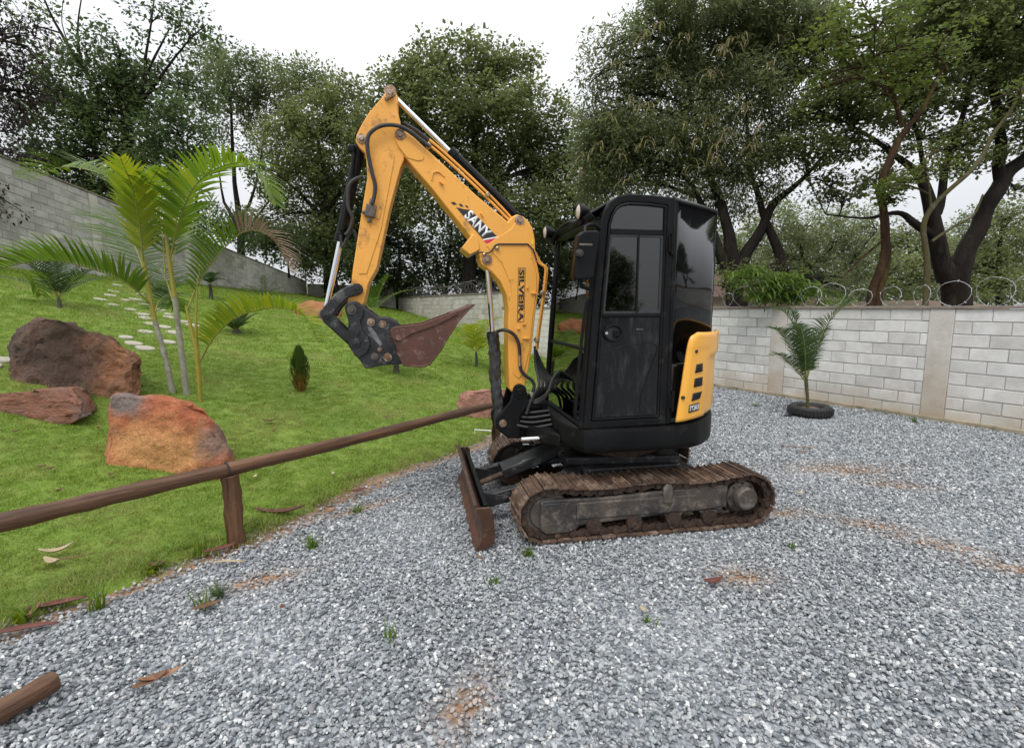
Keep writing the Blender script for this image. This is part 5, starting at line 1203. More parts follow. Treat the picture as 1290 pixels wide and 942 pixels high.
# grass like weed in front of the big dark boulder
def tuft(name, base, label, n_, h, spread, m_, cat='weed', loc=None, wd=.006, tone=(.1, .9)):
    q = loc or lawn_hit(*base); Lv = Leaves()
    for k in range(n_):
        az = random.uniform(0, 6.28); le = random.uniform(.1, 1) * spread; hh = h * random.uniform(.6, 1.1); d = Vector((math.cos(az) * le, math.sin(az) * le, 1)).normalized()
        c = Vector((random.uniform(-.03, .03), random.uniform(-.03, .03), 0)); pts, ws, ns = [], [], []; sd = Vector((-math.sin(az), math.cos(az), 0))
        for j in range(5):
            pts.append(c.copy()); ws.append(wd * (1 - j / 4.2)); ns.append(sd); c = c + d * hh / 4; d = (d + Vector((math.cos(az) * .18, math.sin(az) * .18, -.22))).normalized()
        Lv.strip(pts, ws, ns, random.uniform(*tone))
    o = npmesh(name, np.array([tuple(v) for v in Lv.V]), np.array(Lv.F), M[m_], None, rnd=np.array(Lv.r)); o.location = q
    return tag(o, label, cat)
tuft('weed', (100, 505), 'spiky pale weed growing in front of the big dark boulder', 16, .3, .6, 'fronddark', wd=.012, tone=(.6, 1))
tuft('weed', None, 'tall light green grass weed at the gravel edge left of the post', 22, .2, .5, 'frond', loc=GZ(122, 768), tone=(.3, .7))
tuft('weed', None, 'slim grass weed beside the fence post', 12, .2, .35, 'frond', loc=GZ(250, 700), tone=(.3, .8))
tuft('weed', None, 'low spreading weed in the gravel below the post', 30, .12, 1.2, 'fronddark', loc=GZ(275, 752), tone=(.4, 1))
tuft('weed', None, 'thin weed near the palm leaf on the gravel', 12, .13, .5, 'frond', loc=GZ(255, 765), tone=(.2, .5))
tuft('weed', None, 'upright grass weed alone on the gravel in front of the blade', 9, .11, .5, 'frond', loc=GZ(492, 805), tone=(.3, .7))
tuft('weed', None, 'small weed beside the front of the near track', 22, .09, 1.0, 'frond', loc=GZ(665, 700), tone=(.2, .6))
tuft('weed', None, 'small weed below the dozer blade', 10, .08, .8, 'frond', loc=GZ(622, 735), tone=(.2, .6))
tuft('weed', None, 'weed clump on the gravel right of the soil strip', 26, .12, 1.0, 'frond', loc=GZ(395, 690), tone=(.2, .6))
tuft('weed', None, 'weed at the edge of the soil strip by the lawn', 22, .10, .9, 'frond', loc=GZ(450, 645), tone=(.3, .8))
tuft('weed', None, 'tiny weed behind the near track end', 10, .06, 1.2, 'frond', loc=GZ(1000, 690), tone=(.2, .5))
tuft('weed', None, 'tiny weed in the open gravel on the right', 10, .06, 1.2, 'frond', loc=GZ(818, 785), tone=(.2, .5))
tuft('weed', None, 'weed clump at the foot of the wall pier', 22, .14, .9, 'frond', loc=GZ(1152, 532), tone=(.1, .5))
tuft('weed', None, 'weed patch on the gravel near the tyre planter', 26, .09, 1.2, 'frond', loc=GZ(952, 512), tone=(.2, .6))
tuft('weed', None, 'leafy weed at the lawn edge by the bark strips', 26, .13, .9, 'frond', loc=GZ(30, 782), tone=(.4, .9), wd=.012)
tuft('weed', None, 'leafy bright weed at the lawn edge between post and corner', 18, .10, .9, 'frond', loc=GZ(190, 722), tone=(.5, 1), wd=.014)
# columnar cypress
q = lawn_hit(379, 493); CY = empty('dwarf_cypress', q, 'small conical dwarf cypress browning at its base on the lawn', 'cypress')
M['cyp'] = leafmat('cypress_leaf', [(.24, .12, .03), (.13, .12, .02), (.05, .085, .014), (.075, .12, .018)], .2, .6)
Lv = Leaves(); hC = 54 / FPX * q.y
for k in range(1500):
    f = random.random() ** .8; rr_ = .115 * (math.sin(math.pi * min(1, .14 + f * .86)) ** .75 + .05) * random.uniform(.35, 1.1); az = random.uniform(0, 6.28)
    p = Vector((rr_ * math.cos(az), rr_ * math.sin(az), f * hC)); d = Vector((math.cos(az) * .35, math.sin(az) * .35, 1)).normalized(); sd = Vector((-math.sin(az), math.cos(az), random.uniform(-.6, .6))).normalized(); l_ = random.uniform(.04, .075)
    Lv.strip([p, p + d * l_ * .5, p + d * l_], [.007, .009, .002], [sd] * 3, min(1, max(0, f * 1.3 - .05 + random.uniform(-.22, .25))))
npmesh('crown', np.array([tuple(v) for v in Lv.V]), np.array(Lv.F), M['cyp'], CY, rnd=np.array(Lv.r)); MB().cyl((0, 0, -.05), (0, 0, .3), .015).build('trunk', M['bark'], CY)

# palm in a tyre by the right wall
tb = GZ(1020, 523); TY = empty('tyre_planter', tb, 'black tyre used as a planter on the gravel by the right wall', 'tyre'); TY.scale = (.88, .88, .95)
MB().lathe([(.20, .02), (.30, .0), (.335, .03), (.345, .08), (.335, .135), (.30, .165), (.21, .15), (.19, .12), (.185, .06), (.20, .02)], seg=40).build('tyre_carcass', M['tyre'], TY)
for k in range(40):
    a = 2 * math.pi * k / 40; MB().box((.34 * math.cos(a), .34 * math.sin(a), .082), (.02, .03, .09), Euler((0.3, 0, a)).to_matrix()).build('tread_block', M['tyre'], TY, .003)
MB().lathe([(0, .12), (.12, .125), (.2, .10)], seg=20).build('planter_soil', M['bank'], TY)
b = MB().tube([(-.34, -.05, .02), (-.42, -.1, .02), (-.48, -.08, .015)], .018, 6).build('torn_bead', M['tyre'], TY)
tp = tb + Vector((-.03, 0, .11)); PP = empty('potted_palm', tp, 'slender young palm growing out of the black tyre planter', 'palm')
st_ = W(1015, 474, tp.y) - tp; MB().tube([(0, 0, -.03), st_ * .35, st_ * .8, st_ * 1.02], [.028, .023, .028, .02], 8).build('stem', M['barkgreen'], PP)
def P2(pts, **k):
    k['n_'] = int(k['n_'] * 1.5); k['wid'] = k['wid'] * 1.25; return frond(PP, [W(px, py, tp.y + dy) for px, py, dy in pts], tp, m_='fronddark', **k)
P2([(1016, 480, 0), (1028, 440, 0), (1045, 405, 0), (1066, 384, -.1), (1076, 377, -.2)], n_=30, Lmax=.30, wid=.007, up=.5, droop=.5)
P2([(1016, 478, 0), (1010, 440, .1), (1004, 410, .2), (1000, 392, .2)], n_=24, Lmax=.28, wid=.007, up=.2, droop=.5)
P2([(1014, 478, 0), (1000, 445, -.05), (985, 420, -.1), (968, 412, -.2)], n_=26, Lmax=.28, wid=.007, up=.5, droop=.6)
P2([(1014, 480, 0), (998, 460, -.1), (982, 447, -.2), (970, 448, -.3)], n_=22, Lmax=.22, wid=.006, up=.5, droop=.6)
P2([(1015, 478, 0), (1014, 440, -.2), (1010, 415, -.4), (1003, 408, -.6)], n_=26, Lmax=.28, wid=.007, up=.4, droop=.6)
P2([(1016, 478, 0), (1022, 440, .2), (1034, 418, .3), (1048, 415, .3)], n_=22, Lmax=.25, wid=.006, up=.4, droop=.6)
P2([(1015, 478, 0), (1006, 425, .1), (990, 395, .15), (972, 388, .1)], n_=26, Lmax=.28, wid=.007, up=.4, droop=.6)

# soil heap, white stake frame
q = lawn_hit(398, 398); b = MB(); n_ = 14
bm = bmesh.new(); bmesh.ops.create_icosphere(bm, subdivisions=4, radius=1)
for v in bm.verts:
    v.co = Vector((v.co.x * .75, v.co.y * .5, max(-.1, v.co.z) * .42)); v.co += v.co.normalized() * mnoise.fractal(v.co * 3, 1, 2, 4) * .10
me = bpy.data.meshes.new('soil_heap'); bm.to_mesh(me); bm.free(); me.materials.append(M['soil']); o = bpy.data.objects.new('soil_heap', me); COL.objects.link(o); o.location = q
tag(o, 'heap of orange soil on the lawn behind the bucket link', 'soil heap')
q0 = lawn_hit(600, 549); a = W(598, 541, q0.y) - q0; b2 = W(627, 543, q0.y) - q0
b = MB().tube([(a.x, 0, -.1), (a.x, 0, a.z), (b2.x, 0, b2.z), (b2.x, 0, -.1)], .007, 6)
o = b.build('stake_frame', M['white']); o.location = q0; tag(o, 'small white pipe frame in the lawn under the log rail', 'pipe frame')

# ---- fallen leaves and bark
def leafmesh(L_, w_, curl, m_, nm='fallen_leaf', thick=.004, n_=8):
    b = MB(); vs = []
    for i in range(n_ + 1):
        f = i / n_; ww = w_ * (math.sin(math.pi * (f * .94 + .03)) ** .8); z = curl * (f - .5) ** 2 * 4
        for q in (-1, -.4, .4, 1): vs.append(((f - .5) * L_, q * ww / 2 + .06 * L_ * math.sin(f * 3), z + .25 * ww * (q * q)))
    b.add(vs, [(4 * i + j, 4 * i + j + 1, 4 * i + j + 5, 4 * i + j + 4) for i in range(n_) for j in range(3)])
    o = b.build(nm, M[m_], None, smooth=60, solid=thick); return o
def put(o, px, py, rz, label, cat='leaf', group=None, lawn=False, dz=.025, rx=0, ry=0):
    p = lawn_hit(px, py) if lawn else GZ(px, py); o.location = p + Vector((0, 0, dz)); o.rotation_euler = (rx, ry, rz); return tag(o, label, cat, group)
put(leafmesh(.36, .055, .05, 'redleaf', 'palm_spathe', .01, 14), 353, 652, .15, 'long curled reddish palm spathe lying at the lawn edge right of the post', 'palm spathe', dz=.04)
put(leafmesh(.13, .05, .02, 'deadleaf'), 190, 868, .9, 'dark brown curled leaf on the near gravel', dz=.03); put(leafmesh(.16, .035, .03, 'deadleaf'), 204, 862, .55, 'long narrow brown leaf on the near gravel beside the dark leaf', dz=.03)
put(leafmesh(.13, .045, .015, 'deadleaf'), 261, 770, .6, 'tan oval leaf on the gravel below the post'); put(leafmesh(.12, .05, .03, 'redleaf'), 898, 739, .2, 'dark red crumpled leaf on the gravel in front of the track')
put(leafmesh(.16, .05, .04, 'paleleaf'), 72, 703, .6, 'pale dry curled leaf on the grass left of the post', lawn=True, dz=.04); put(leafmesh(.12, .05, .03, 'paleleaf'), 66, 718, -.3, 'smaller pale dry leaf on the grass below the curled one', lawn=True, dz=.04)
put(leafmesh(.22, .012, .01, 'deadleaf', 'twig'), 92, 712, .5, 'thin brown twig on the grass by the pale leaves', 'twig', lawn=True, dz=.04)
put(leafmesh(.28, .05, .015, 'redleaf', 'bark_strip'), 70, 768, .45, 'reddish bark strip along the lawn edge near the corner', 'bark'); put(leafmesh(.3, .045, .01, 'redleaf', 'bark_strip'), 28, 800, .35, 'dark bark strip at the left frame edge of the gravel', 'bark'); put(leafmesh(.12, .03, .02, 'deadleaf', 'bark_strip'), 42, 778, 1.3, 'short upright brown bark piece at the lawn edge', 'bark', ry=-.5)
put(leafmesh(.2, .05, .02, 'redleaf', 'bark_strip'), 278, 697, .7, 'dark bark strip on the soil just left of the post', 'bark'); put(leafmesh(.22, .02, .005, 'paleleaf', 'stick'), 287, 713, 0.05, 'straight pale stick on the gravel below the post', 'stick')
put(leafmesh(.10, .06, .02, 'deadleaf'), 198, 717, .2, 'round brown leaf at the lawn edge'); put(leafmesh(.16, .05, .03, 'redleaf'), 340, 535, .3, 'dark red leaf lying on the lawn right of the orange boulder', lawn=True, dz=.04)
put(leafmesh(.10, .04, .02, 'deadleaf'), 415, 648, .3, 'brown leaf on the soil strip beside the spathe'); put(leafmesh(.12, .05, .02, 'redleaf'), 452, 622, .6, 'reddish leaf on the soil strip further along the lawn edge')
put(leafmesh(.12, .03, .02, 'deadleaf', 'stick'), 1010, 572, -.2, 'small dark stick on the gravel behind the track', 'stick'); put(leafmesh(.5, .02, .01, 'deadleaf', 'stick'), 1005, 566, -.35, 'thin twig on the far gravel near the planter', 'stick')
for k in range(36):
    lw = k < 28; px, py = (random.uniform(20, 600), random.uniform(470, 640)) if lw else (random.uniform(200, 1250), random.uniform(600, 930))
    if lw and py > 745 - .30 * px: continue
    put(leafmesh(random.uniform(.04, .08), random.uniform(.02, .035), random.uniform(.005, .02), random.choice(['deadleaf', 'deadleaf', 'paleleaf', 'redleaf'])), px, py, random.uniform(0, 6), 'small fallen brown leaf scattered on the ' + ('lawn' if lw else 'gravel'), 'leaf', 'small fallen leaves on the ' + ('lawn' if lw else 'gravel'), lawn=lw, dz=.035)

# ================================================================== TREES
def rvec(n_): v = rng.normal(size=(n_, 3)); return v / np.linalg.norm(v, axis=1, keepdims=True)
def leafmesh_np(P, A, Lf, Wf, fold=.25):
    """P base points, A axes; one folded four corner leaf each"""
    n_ = len(P); up_ = rvec(n_) * .55 + np.array([0, 0, 1.0]); B_ = np.cross(A, up_); B_ /= np.linalg.norm(B_, axis=1, keepdims=True) + 1e-9; C_ = np.cross(A, B_)
    L_ = (Lf * rng.uniform(.5, 1.35, n_))[:, None]; Wd = L_ * Wf
    m_ = P + A * L_ * .45 + C_ * L_ * .5 * fold * .4
    V = np.stack([P, m_ + B_ * Wd, P + A * L_, m_ - B_ * Wd], 1).reshape(-1, 3)
    F = np.arange(4 * n_).reshape(-1, 4); return V, F
def tree(name, label, D, trunks, blobs, leaf=.12, wf=.3, dens=1.0, bark='bark', lm='leaf', cat='tree', group=None, ground=None, flat=1.0, hang=0, twig=.28, per=14, depth=1.0, branch=True, tipr=.012, lim=70000, tone=(0, 1)):
    """trunks: lists of (px, py, radius m[, distance offset]); blobs: (px, py, rx, ry[, distance offset, weight])"""
    b0 = trunks[0][0]; bp_ = W(b0[0], b0[1], D + (b0[3] if len(b0) > 3 else 0)); gz_ = ground if ground is not None else min(lz(bp_.x, min(bp_.y, 30)), bp_.z)
    org = Vector((bp_.x, bp_.y, gz_)); root = empty(name, org, label, cat, group)
    mb = MB(); skel = []
    for ti, t_ in enumerate(trunks):
        P = [W(q[0], q[1], D + (q[3] if len(q) > 3 else 0)) - org for q in t_]; rs = [q[2] for q in t_]
        if ti == 0 or t_[0][1] > 352: P = [Vector((P[0].x, P[0].y, -.1))] + P; rs = [rs[0] * 1.25] + rs
        SP_ = spline(P, 5); rr = np.interp(np.linspace(0, 1, len(SP_)), np.linspace(0, 1, len(rs)), rs)
        SP_ = [p + Vector((mnoise.noise(p * 1.3), mnoise.noise(p * 1.3 + Vector((9, 0, 0))), 0)) * float(min(.12, r_)) * 1.0 for p, r_ in zip(SP_, rr)]
        mb.tube(SP_, list(rr), 8); skel += [(p, float(r_)) for p, r_ in zip(SP_, rr)]
    PV, AV, TN = [], [], []; tot = 0
    for bl in blobs:
        px, py, rx, ry = bl[:4]; dd = bl[4] if len(bl) > 4 else random.uniform(-1, 1) * D * .06; wgt = bl[5] if len(bl) > 5 else 1
        Yb = D + dd; c = np.array(W(px, py, Yb) - org); a = rx / FPX * Yb; e = ry / FPX * Yb; dp = (a + e) / 2 * depth
        nt_ = max(8, int(dens * wgt * 62 * (a * e * dp) ** (2 / 3) / (twig * twig * 4) * .62))
        u = rvec(nt_); r_ = rng.uniform(.15, 1, nt_) ** .42; r_ *= 1 + .28 * np.sin(u[:, 0] * 5 + px) * np.cos(u[:, 2] * 6 + py)
        T = c + u * r_[:, None] * np.array([a, dp, e])
        if branch:
            cv = Vector(c); best = min(skel, key=lambda s_: (s_[0] - cv).length + (1.5 if s_[0].z > cv.z else 0)); st, sr = best
            mid = st.lerp(cv, .5) + Vector((random.uniform(-.2, .2), random.uniform(-.2, .2), .12 * (cv - st).length))
            r0_ = min(sr * .7, .012 + .02 * (cv - st).length + .02); pth = spline([st, mid, cv], 5); mb.tube(pth, list(np.linspace(r0_, tipr * 1.6, len(pth))), 6)
            for k in range(min(nt_, int(8 + 5 * wgt))):
                tq = Vector(T[k]); s1 = random.choice(pth[3:]); md = s1.lerp(tq, .5) + Vector((random.uniform(-.15, .15), random.uniform(-.15, .15), random.uniform(0, .2))) * a
                sp_ = spline([s1, md, tq], 3); mb.tube(sp_, list(np.linspace(tipr * 1.4, tipr * .4, len(sp_))), 4, caps=False)
                skel.append((tq, tipr)) if False else None
        idx = np.repeat(np.arange(nt_), rng.integers(int(per * .7), int(per * 2.7), nt_)); sp_v = rvec(len(idx)) * (rng.uniform(.1, 1, len(idx)) ** .6)[:, None] * twig * np.array([1, 1, flat])
        P = T[idx] + sp_v; ax = sp_v / twig * .8 + rvec(len(idx)) * np.array([.8, .8, .45]) + np.array([0, 0, -.12 - hang]); ax /= np.linalg.norm(ax, axis=1, keepdims=True) + 1e-9
        PV.append(P); AV.append(ax); tn = np.clip(rng.uniform(0, 1, nt_) * .6 + random.uniform(0, .4), 0, 1); TN.append(np.clip(tn[idx] * .78 + rng.uniform(0, .22, len(idx)), 0, 1))
    P, A, T = np.concatenate(PV), np.concatenate(AV), np.concatenate(TN)
    if len(P) > lim: k_ = rng.permutation(len(P))[:lim]; P, A, T = P[k_], A[k_], T[k_]
    V, F = leafmesh_np(P, A, leaf, wf); T = tone[0] + (tone[1] - tone[0]) * T
    npmesh('crown', V, F, M[lm], root, rnd=T)
    mb.build('trunk', M[bark], root, smooth=60, fixn=False)
    return root
M['leaf'] = leafmat('broad_leaf', [(.058, .078, .030), (.098, .124, .046), (.140, .165, .062), (.21, .225, .090)], .5, .5)
M['leafdark'] = leafmat('dark_leaf', [(.040, .062, .027), (.068, .098, .038), (.108, .138, .050)], .45, .5)
M['leaflight'] = leafmat('light_leaf', [(.055, .085, .020), (.095, .13, .03), (.14, .17, .04), (.20, .21, .05)], .45, .5)
M['leafgrey'] = leafmat('grey_green_leaf', [(.072, .096, .044), (.115, .142, .062), (.170, .192, .088)], .5, .55)
M['leafpurple'] = leafmat('purple_brown_leaf', [(.025, .016, .02), (.042, .026, .03), (.03, .035, .02)], .25, .6)
M['pod'] = leafmat('dry_pod', [(.16, .125, .06), (.21, .16, .085), (.12, .13, .035), (.17, .17, .05)], .3, .7)

# left of the place
tree('tree', 'big dark green tree behind the sloping left wall with bare twigs on top', 19, [[(170, 330, .28), (168, 230, .24), (160, 150, .16), (150, 90, .09)], [(160, 170, .12), (110, 95, .07), (70, 30, .04), (45, -25, .02)], [(105, 90, .05), (98, 40, .03), (104, -10, .015)], [(180, 120, .08), (186, 60, .04), (196, -10, .015)], [(184, 95, .05), (214, 35, .02)], [(178, 130, .06), (230, 60, .03), (262, 30, .012)], [(100, 85, .03), (78, 30, .015), (84, -20, .008)]],
     [(150, 60, 45, 30, 0, .45), (120, 110, 60, 40), (190, 110, 55, 40), (80, 150, 55, 45), (160, 165, 75, 45), (230, 170, 45, 45), (110, 205, 80, 35), (200, 215, 60, 35), (60, 210, 45, 30, 0, .6), (240, 45, 30, 40, 0, .3), (200, 20, 55, 25, 0, .25), (70, 80, 50, 35, 0, .3), (110, 245, 60, 20, 0, .6), (40, 40, 40, 40, 0, .18), (250, 110, 25, 25, 0, .4)], leaf=.16, wf=.28, dens=.9, lm='leafdark', twig=.34, ground=2.6)
tree('tree', 'purplish brown leaved tree overhanging the wall at the left edge of the frame', 12.8, [[(-60, 260, .16), (-40, 120, .12), (-10, 40, .05)]], [(0, 40, 45, 50, 0, .5), (5, 110, 40, 40, .2, .5), (-5, 170, 40, 40, 0, .6), (15, 205, 28, 28, 0, .35), (45, 120, 22, 40, .3, .25), (5, 250, 15, 28, -.6, .5), (35, 60, 30, 40, 0, .2), (-50, 100, 50, 80)], leaf=.095, wf=.25, dens=.75, lm='leafpurple', twig=.24, hang=.4, ground=2.6)
tree('tree', 'slender tree with rounded crowns and bare lower stems between the palm and the digger arm', 30, [[(303, 350, .25), (303, 285, .2), (296, 230, .12), (290, 130, .06)], [(303, 290, .12), (283, 255, .08), (276, 215, .03)], [(303, 280, .12), (322, 235, .07), (335, 150, .04)], [(303, 300, .08), (345, 240, .05), (370, 150, .03)]],
     [(270, 80, 28, 25), (305, 95, 40, 30), (345, 110, 38, 28), (378, 105, 36, 26), (290, 140, 42, 30, 0, .8), (335, 150, 35, 25, 0, .6), (258, 110, 22, 30, 0, .5), (410, 110, 30, 22, 0, .8), (280, 185, 30, 20, 0, .4), (330, 195, 26, 18, 0, .4)], leaf=.17, wf=.3, dens=1.05, lm='leafgrey', twig=.42, ground=2.6)
tree('tree', 'grey green broad crown directly left of the raised digger arm', 27, [[(415, 370, .3), (412, 290, .24), (405, 220, .14), (400, 170, .07)], [(412, 280, .14), (375, 240, .07)], [(410, 270, .14), (450, 210, .07)]],
     [(400, 150, 45, 30), (440, 130, 38, 28), (365, 180, 40, 35), (420, 190, 55, 40), (470, 180, 45, 40), (380, 235, 50, 35), (440, 245, 55, 40), (340, 225, 35, 28, 0, .6), (345, 275, 40, 24, 0, .5), (420, 295, 45, 28, 0, .7), (485, 260, 40, 40)], leaf=.17, wf=.33, dens=1.15, lm='leaf', twig=.4, ground=2.2)
tree('tree', 'largest broadleaf tree rising above the digger boom', 25, [[(590, 390, .38), (592, 300, .3), (598, 220, .2), (600, 120, .1)], [(594, 270, .18), (540, 200, .1), (520, 130, .05)], [(596, 260, .18), (655, 200, .1), (670, 150, .04)]],
     [(535, 95, 40, 35), (585, 80, 42, 34), (630, 105, 45, 38), (660, 140, 40, 36), (505, 125, 38, 36), (560, 135, 55, 40), (615, 155, 55, 40), (680, 185, 42, 38), (520, 180, 50, 40), (580, 200, 60, 40), (645, 215, 55, 42), (700, 225, 30, 30, 0, .8), (540, 245, 55, 36), (610, 265, 60, 36), (670, 275, 45, 34), (715, 150, 16, 22, 0, .5), (500, 235, 40, 38), (668, 70, 14, 14, 0, .4), (700, 270, 34, 36), (735, 215, 26, 30, 0, .8), (735, 260, 30, 30), (715, 185, 22, 26, 0, .7), (640, 75, 24, 20, 0, .6), (505, 90, 24, 18, 0, .4)], leaf=.18, wf=.36, dens=1.05, lm='leaf', twig=.42, lim=110000, tone=(.1, 1), ground=1.0)
tree('understorey_thicket', 'dark shaded thicket under the largest tree behind the raised wall', 28.5, [[(560, 390, .15), (565, 330, .1), (570, 280, .05)], [(640, 385, .15), (636, 330, .1), (630, 290, .05)], [(500, 380, .12), (504, 330, .08), (500, 290, .04)], [(700, 390, .14), (700, 330, .1), (704, 280, .05)]],
     [(510, 320, 45, 40), (560, 320, 45, 40), (610, 325, 45, 40), (660, 325, 45, 40), (540, 355, 60, 22), (620, 355, 60, 22), (700, 320, 40, 45), (740, 330, 40, 40), (690, 365, 40, 22), (470, 340, 35, 30), (430, 300, 40, 34), (385, 300, 36, 30), (345, 305, 34, 28, 0, .8), (470, 300, 40, 34), (320, 285, 28, 26, 0, .5)], leaf=.2, wf=.34, dens=.8, lm='leafdark', twig=.42, cat='thicket', ground=1.0, tone=(0, .5))
tree('bush', 'rounded green bush spilling over the corner of the far left wall', 25.5, [[(425, 365, .08), (420, 330, .05)], [(365, 350, .06), (362, 320, .04)]], [(420, 310, 40, 26), (385, 320, 35, 22), (455, 325, 32, 24), (425, 338, 45, 18), (355, 300, 28, 18), (330, 308, 20, 12), (470, 348, 30, 14)], leaf=.15, wf=.33, dens=.9, lm='leafdark', twig=.34, cat='bush', tone=(.4, 1), ground=2.2)
tree('bush', 'shrub behind the upper part of the sloping wall seen through the palm fronds', 20.5, [[(255, 330, .06), (262, 290, .04)]], [(262, 280, 30, 20), (300, 290, 30, 22), (235, 262, 25, 22, 0, .7), (100, 235, 40, 20), (150, 250, 40, 20)], leaf=.13, wf=.33, dens=.8, lm='leafdark', twig=.3, cat='bush', tone=(.3, 1), ground=2.8)
small_palm((505, 372), 0, 9, 'broad leaved banana like plant at the foot of the raised wall', 'banana_plant', 'fronddark', lengths=2.2, Lm=.42, wid=.05, nl=26, droop=.5, cat='plant', tone=(0, .6), loc=W(505, 388, 28.3))

# right of the place, behind the pale wall
tL = tree('pod_tree', 'feathery green tree full of hanging brown seed pods right behind the cab', 13.5, [[(926, 365, .22), (923, 330, .2), (918, 300, .16), (908, 262, .12), (890, 200, .08), (870, 120, .05), (850, 60, .03)], [(932, 335, .17), (946, 312, .15), (962, 281, .12), (976, 257, .10), (996, 240, .08), (1018, 218, .05), (1050, 180, .03)], [(922, 360, .16), (908, 318, .14), (896, 285, .10), (870, 230, .05)], [(990, 350, .14), (976, 312, .12), (963, 274, .09), (945, 210, .05), (940, 130, .03)]],
     [(775, 130, 32, 34, 0, .45), (750, 95, 26, 24, 0, .28), (800, 75, 45, 40, 0, .6), (835, 40, 45, 40, 0, .8), (790, 170, 50, 34), (850, 110, 60, 42), (765, 215, 36, 30, 0, .9), (825, 185, 60, 40), (900, 60, 60, 45), (880, 170, 55, 40), (930, 120, 55, 40), (960, 60, 60, 40), (900, 215, 45, 28), (945, 195, 45, 28, 0, .8), (800, 225, 45, 20, 0, .8), (735, 190, 18, 36, 0, .5), (870, 5, 60, 30), (950, 10, 60, 30), (990, 120, 40, 35, 0, .7), (745, 240, 25, 18, 0, .5), (985, 175, 40, 30, 0, .8), (765, 185, 40, 34), (745, 150, 26, 30, 0, .6), (1020, 60, 50, 40, 0, .7), (1000, 20, 50, 36), (760, 60, 26, 24, 0, .3), (915, 262, 36, 18, 1, .6), (955, 230, 40, 20, 0, .7), (860, 235, 40, 14, 0, .6), (880, 265, 40, 20, 2, .5)],
     leaf=.12, wf=.17, dens=1.75, lm='leafgrey', twig=.26, per=16, ground=0, lim=210000, hang=.25, bark='bark', tone=(.2, 1))
Lv = Leaves(); org = tL.location
pods = [(812, 190), (844, 188), (910, 190), (946, 193), (874, 218), (891, 165), (814, 146), (767, 160), (783, 204), (732, 229), (752, 196), (830, 44), (814, 55), (739, 66), (924, 63), (891, 102), (928, 135), (946, 146), (795, 140), (910, 75), (940, 60), (865, 170), (900, 210), (960, 170), (775, 90), (755, 62), (765, 45), (920, 180), (880, 190), (790, 235), (735, 205), (970, 95), (860, 60), (838, 100), (985, 60)]
for (px, py) in pods:
    c0 = W(px, py - 12, 13.5 - random.uniform(1.0, 1.9)) - org
    for k in range(random.randint(7, 14)):
        az = random.uniform(0, 6.28); d = Vector((math.cos(az) * .8, math.sin(az) * .8, .25)); c = c0 + Vector((random.uniform(-.12, .12), random.uniform(-.1, .1), random.uniform(-.1, .1))); ll = random.uniform(.22, .42); pts, ws, ns = [], [], []; tone = random.random()
        sd = Vector((-math.sin(az), math.cos(az), 0)).lerp(Vector((1, 0, 0)), .5).normalized()
        for j in range(5):
            pts.append(c.copy()); ws.append(.011 if j < 4 else .004); ns.append(sd); c = c + d * ll / 4; d = (d + Vector((0, 0, -.85))).normalized()
        Lv.strip(pts, ws, ns, tone)
stuff(npmesh('seed_pods', np.array([tuple(v) for v in Lv.V]), np.array(Lv.F), M['pod'], tL, rnd=np.array(Lv.r)))
tree('tree', 'pair of leaning reddish trunks with light green leaves behind the middle of the pale wall', 11, [[(1098, 380, .09), (1106, 345, .085), (1117, 310, .08), (1111, 268, .075), (1114, 221, .075), (1128, 188, .07), (1148, 158, .06), (1166, 130, .045), (1190, 80, .03)], [(1106, 380, .08), (1113, 345, .07), (1119, 313, .07), (1114, 268, .05)], [(1140, 160, .05), (1132, 140, .04), (1124, 118, .03), (1100, 70, .02)], [(1116, 300, .03), (1080, 330, .02), (1060, 352, .012)]],
     [(1055, 45, 45, 30, 0, .5), (1100, 25, 50, 30, 0, .6), (1075, 85, 45, 28, 0, .5), (1130, 60, 45, 28, 0, .5), (1035, 110, 35, 22, 0, .35), (1150, 100, 40, 22, 0, .4), (1180, 55, 40, 30, 0, .4), (1110, 120, 30, 16, 0, .3), (1130, 235, 28, 12, -.3, .3), (1115, 250, 22, 9, -.3, .3)], leaf=.105, wf=.3, dens=.75, lm='leaflight', bark='barkred', twig=.24, per=12, ground=0, flat=.6, tone=(0, .8))
tree('tree', 'slim mossy yellow green trunk forking low in front of the thick dark tree', 10.6, [[(1166, 384, .055), (1168, 330, .055), (1163, 287, .05), (1171, 264, .05), (1193, 242, .045), (1220, 218, .045), (1238, 197, .04), (1256, 164, .035), (1283, 124, .03), (1300, 90, .02)], [(1172, 264, .03), (1171, 240, .02), (1169, 222, .01)], [(1174, 304, .03), (1204, 284, .025), (1226, 271, .02), (1238, 245, .015)]],
     [(1165, 215, 32, 14, -.2, .5), (1145, 228, 26, 10, -.2, .4), (1190, 208, 25, 12, 0, .4), (1125, 238, 20, 8, -.3, .3), (1180, 190, 22, 12, 0, .3), (1265, 120, 30, 20, 0, .25)], leaf=.085, wf=.3, dens=.8, lm='leaflight', bark='barkgreen', twig=.2, per=11, ground=0, flat=.5, tone=(0, .75))
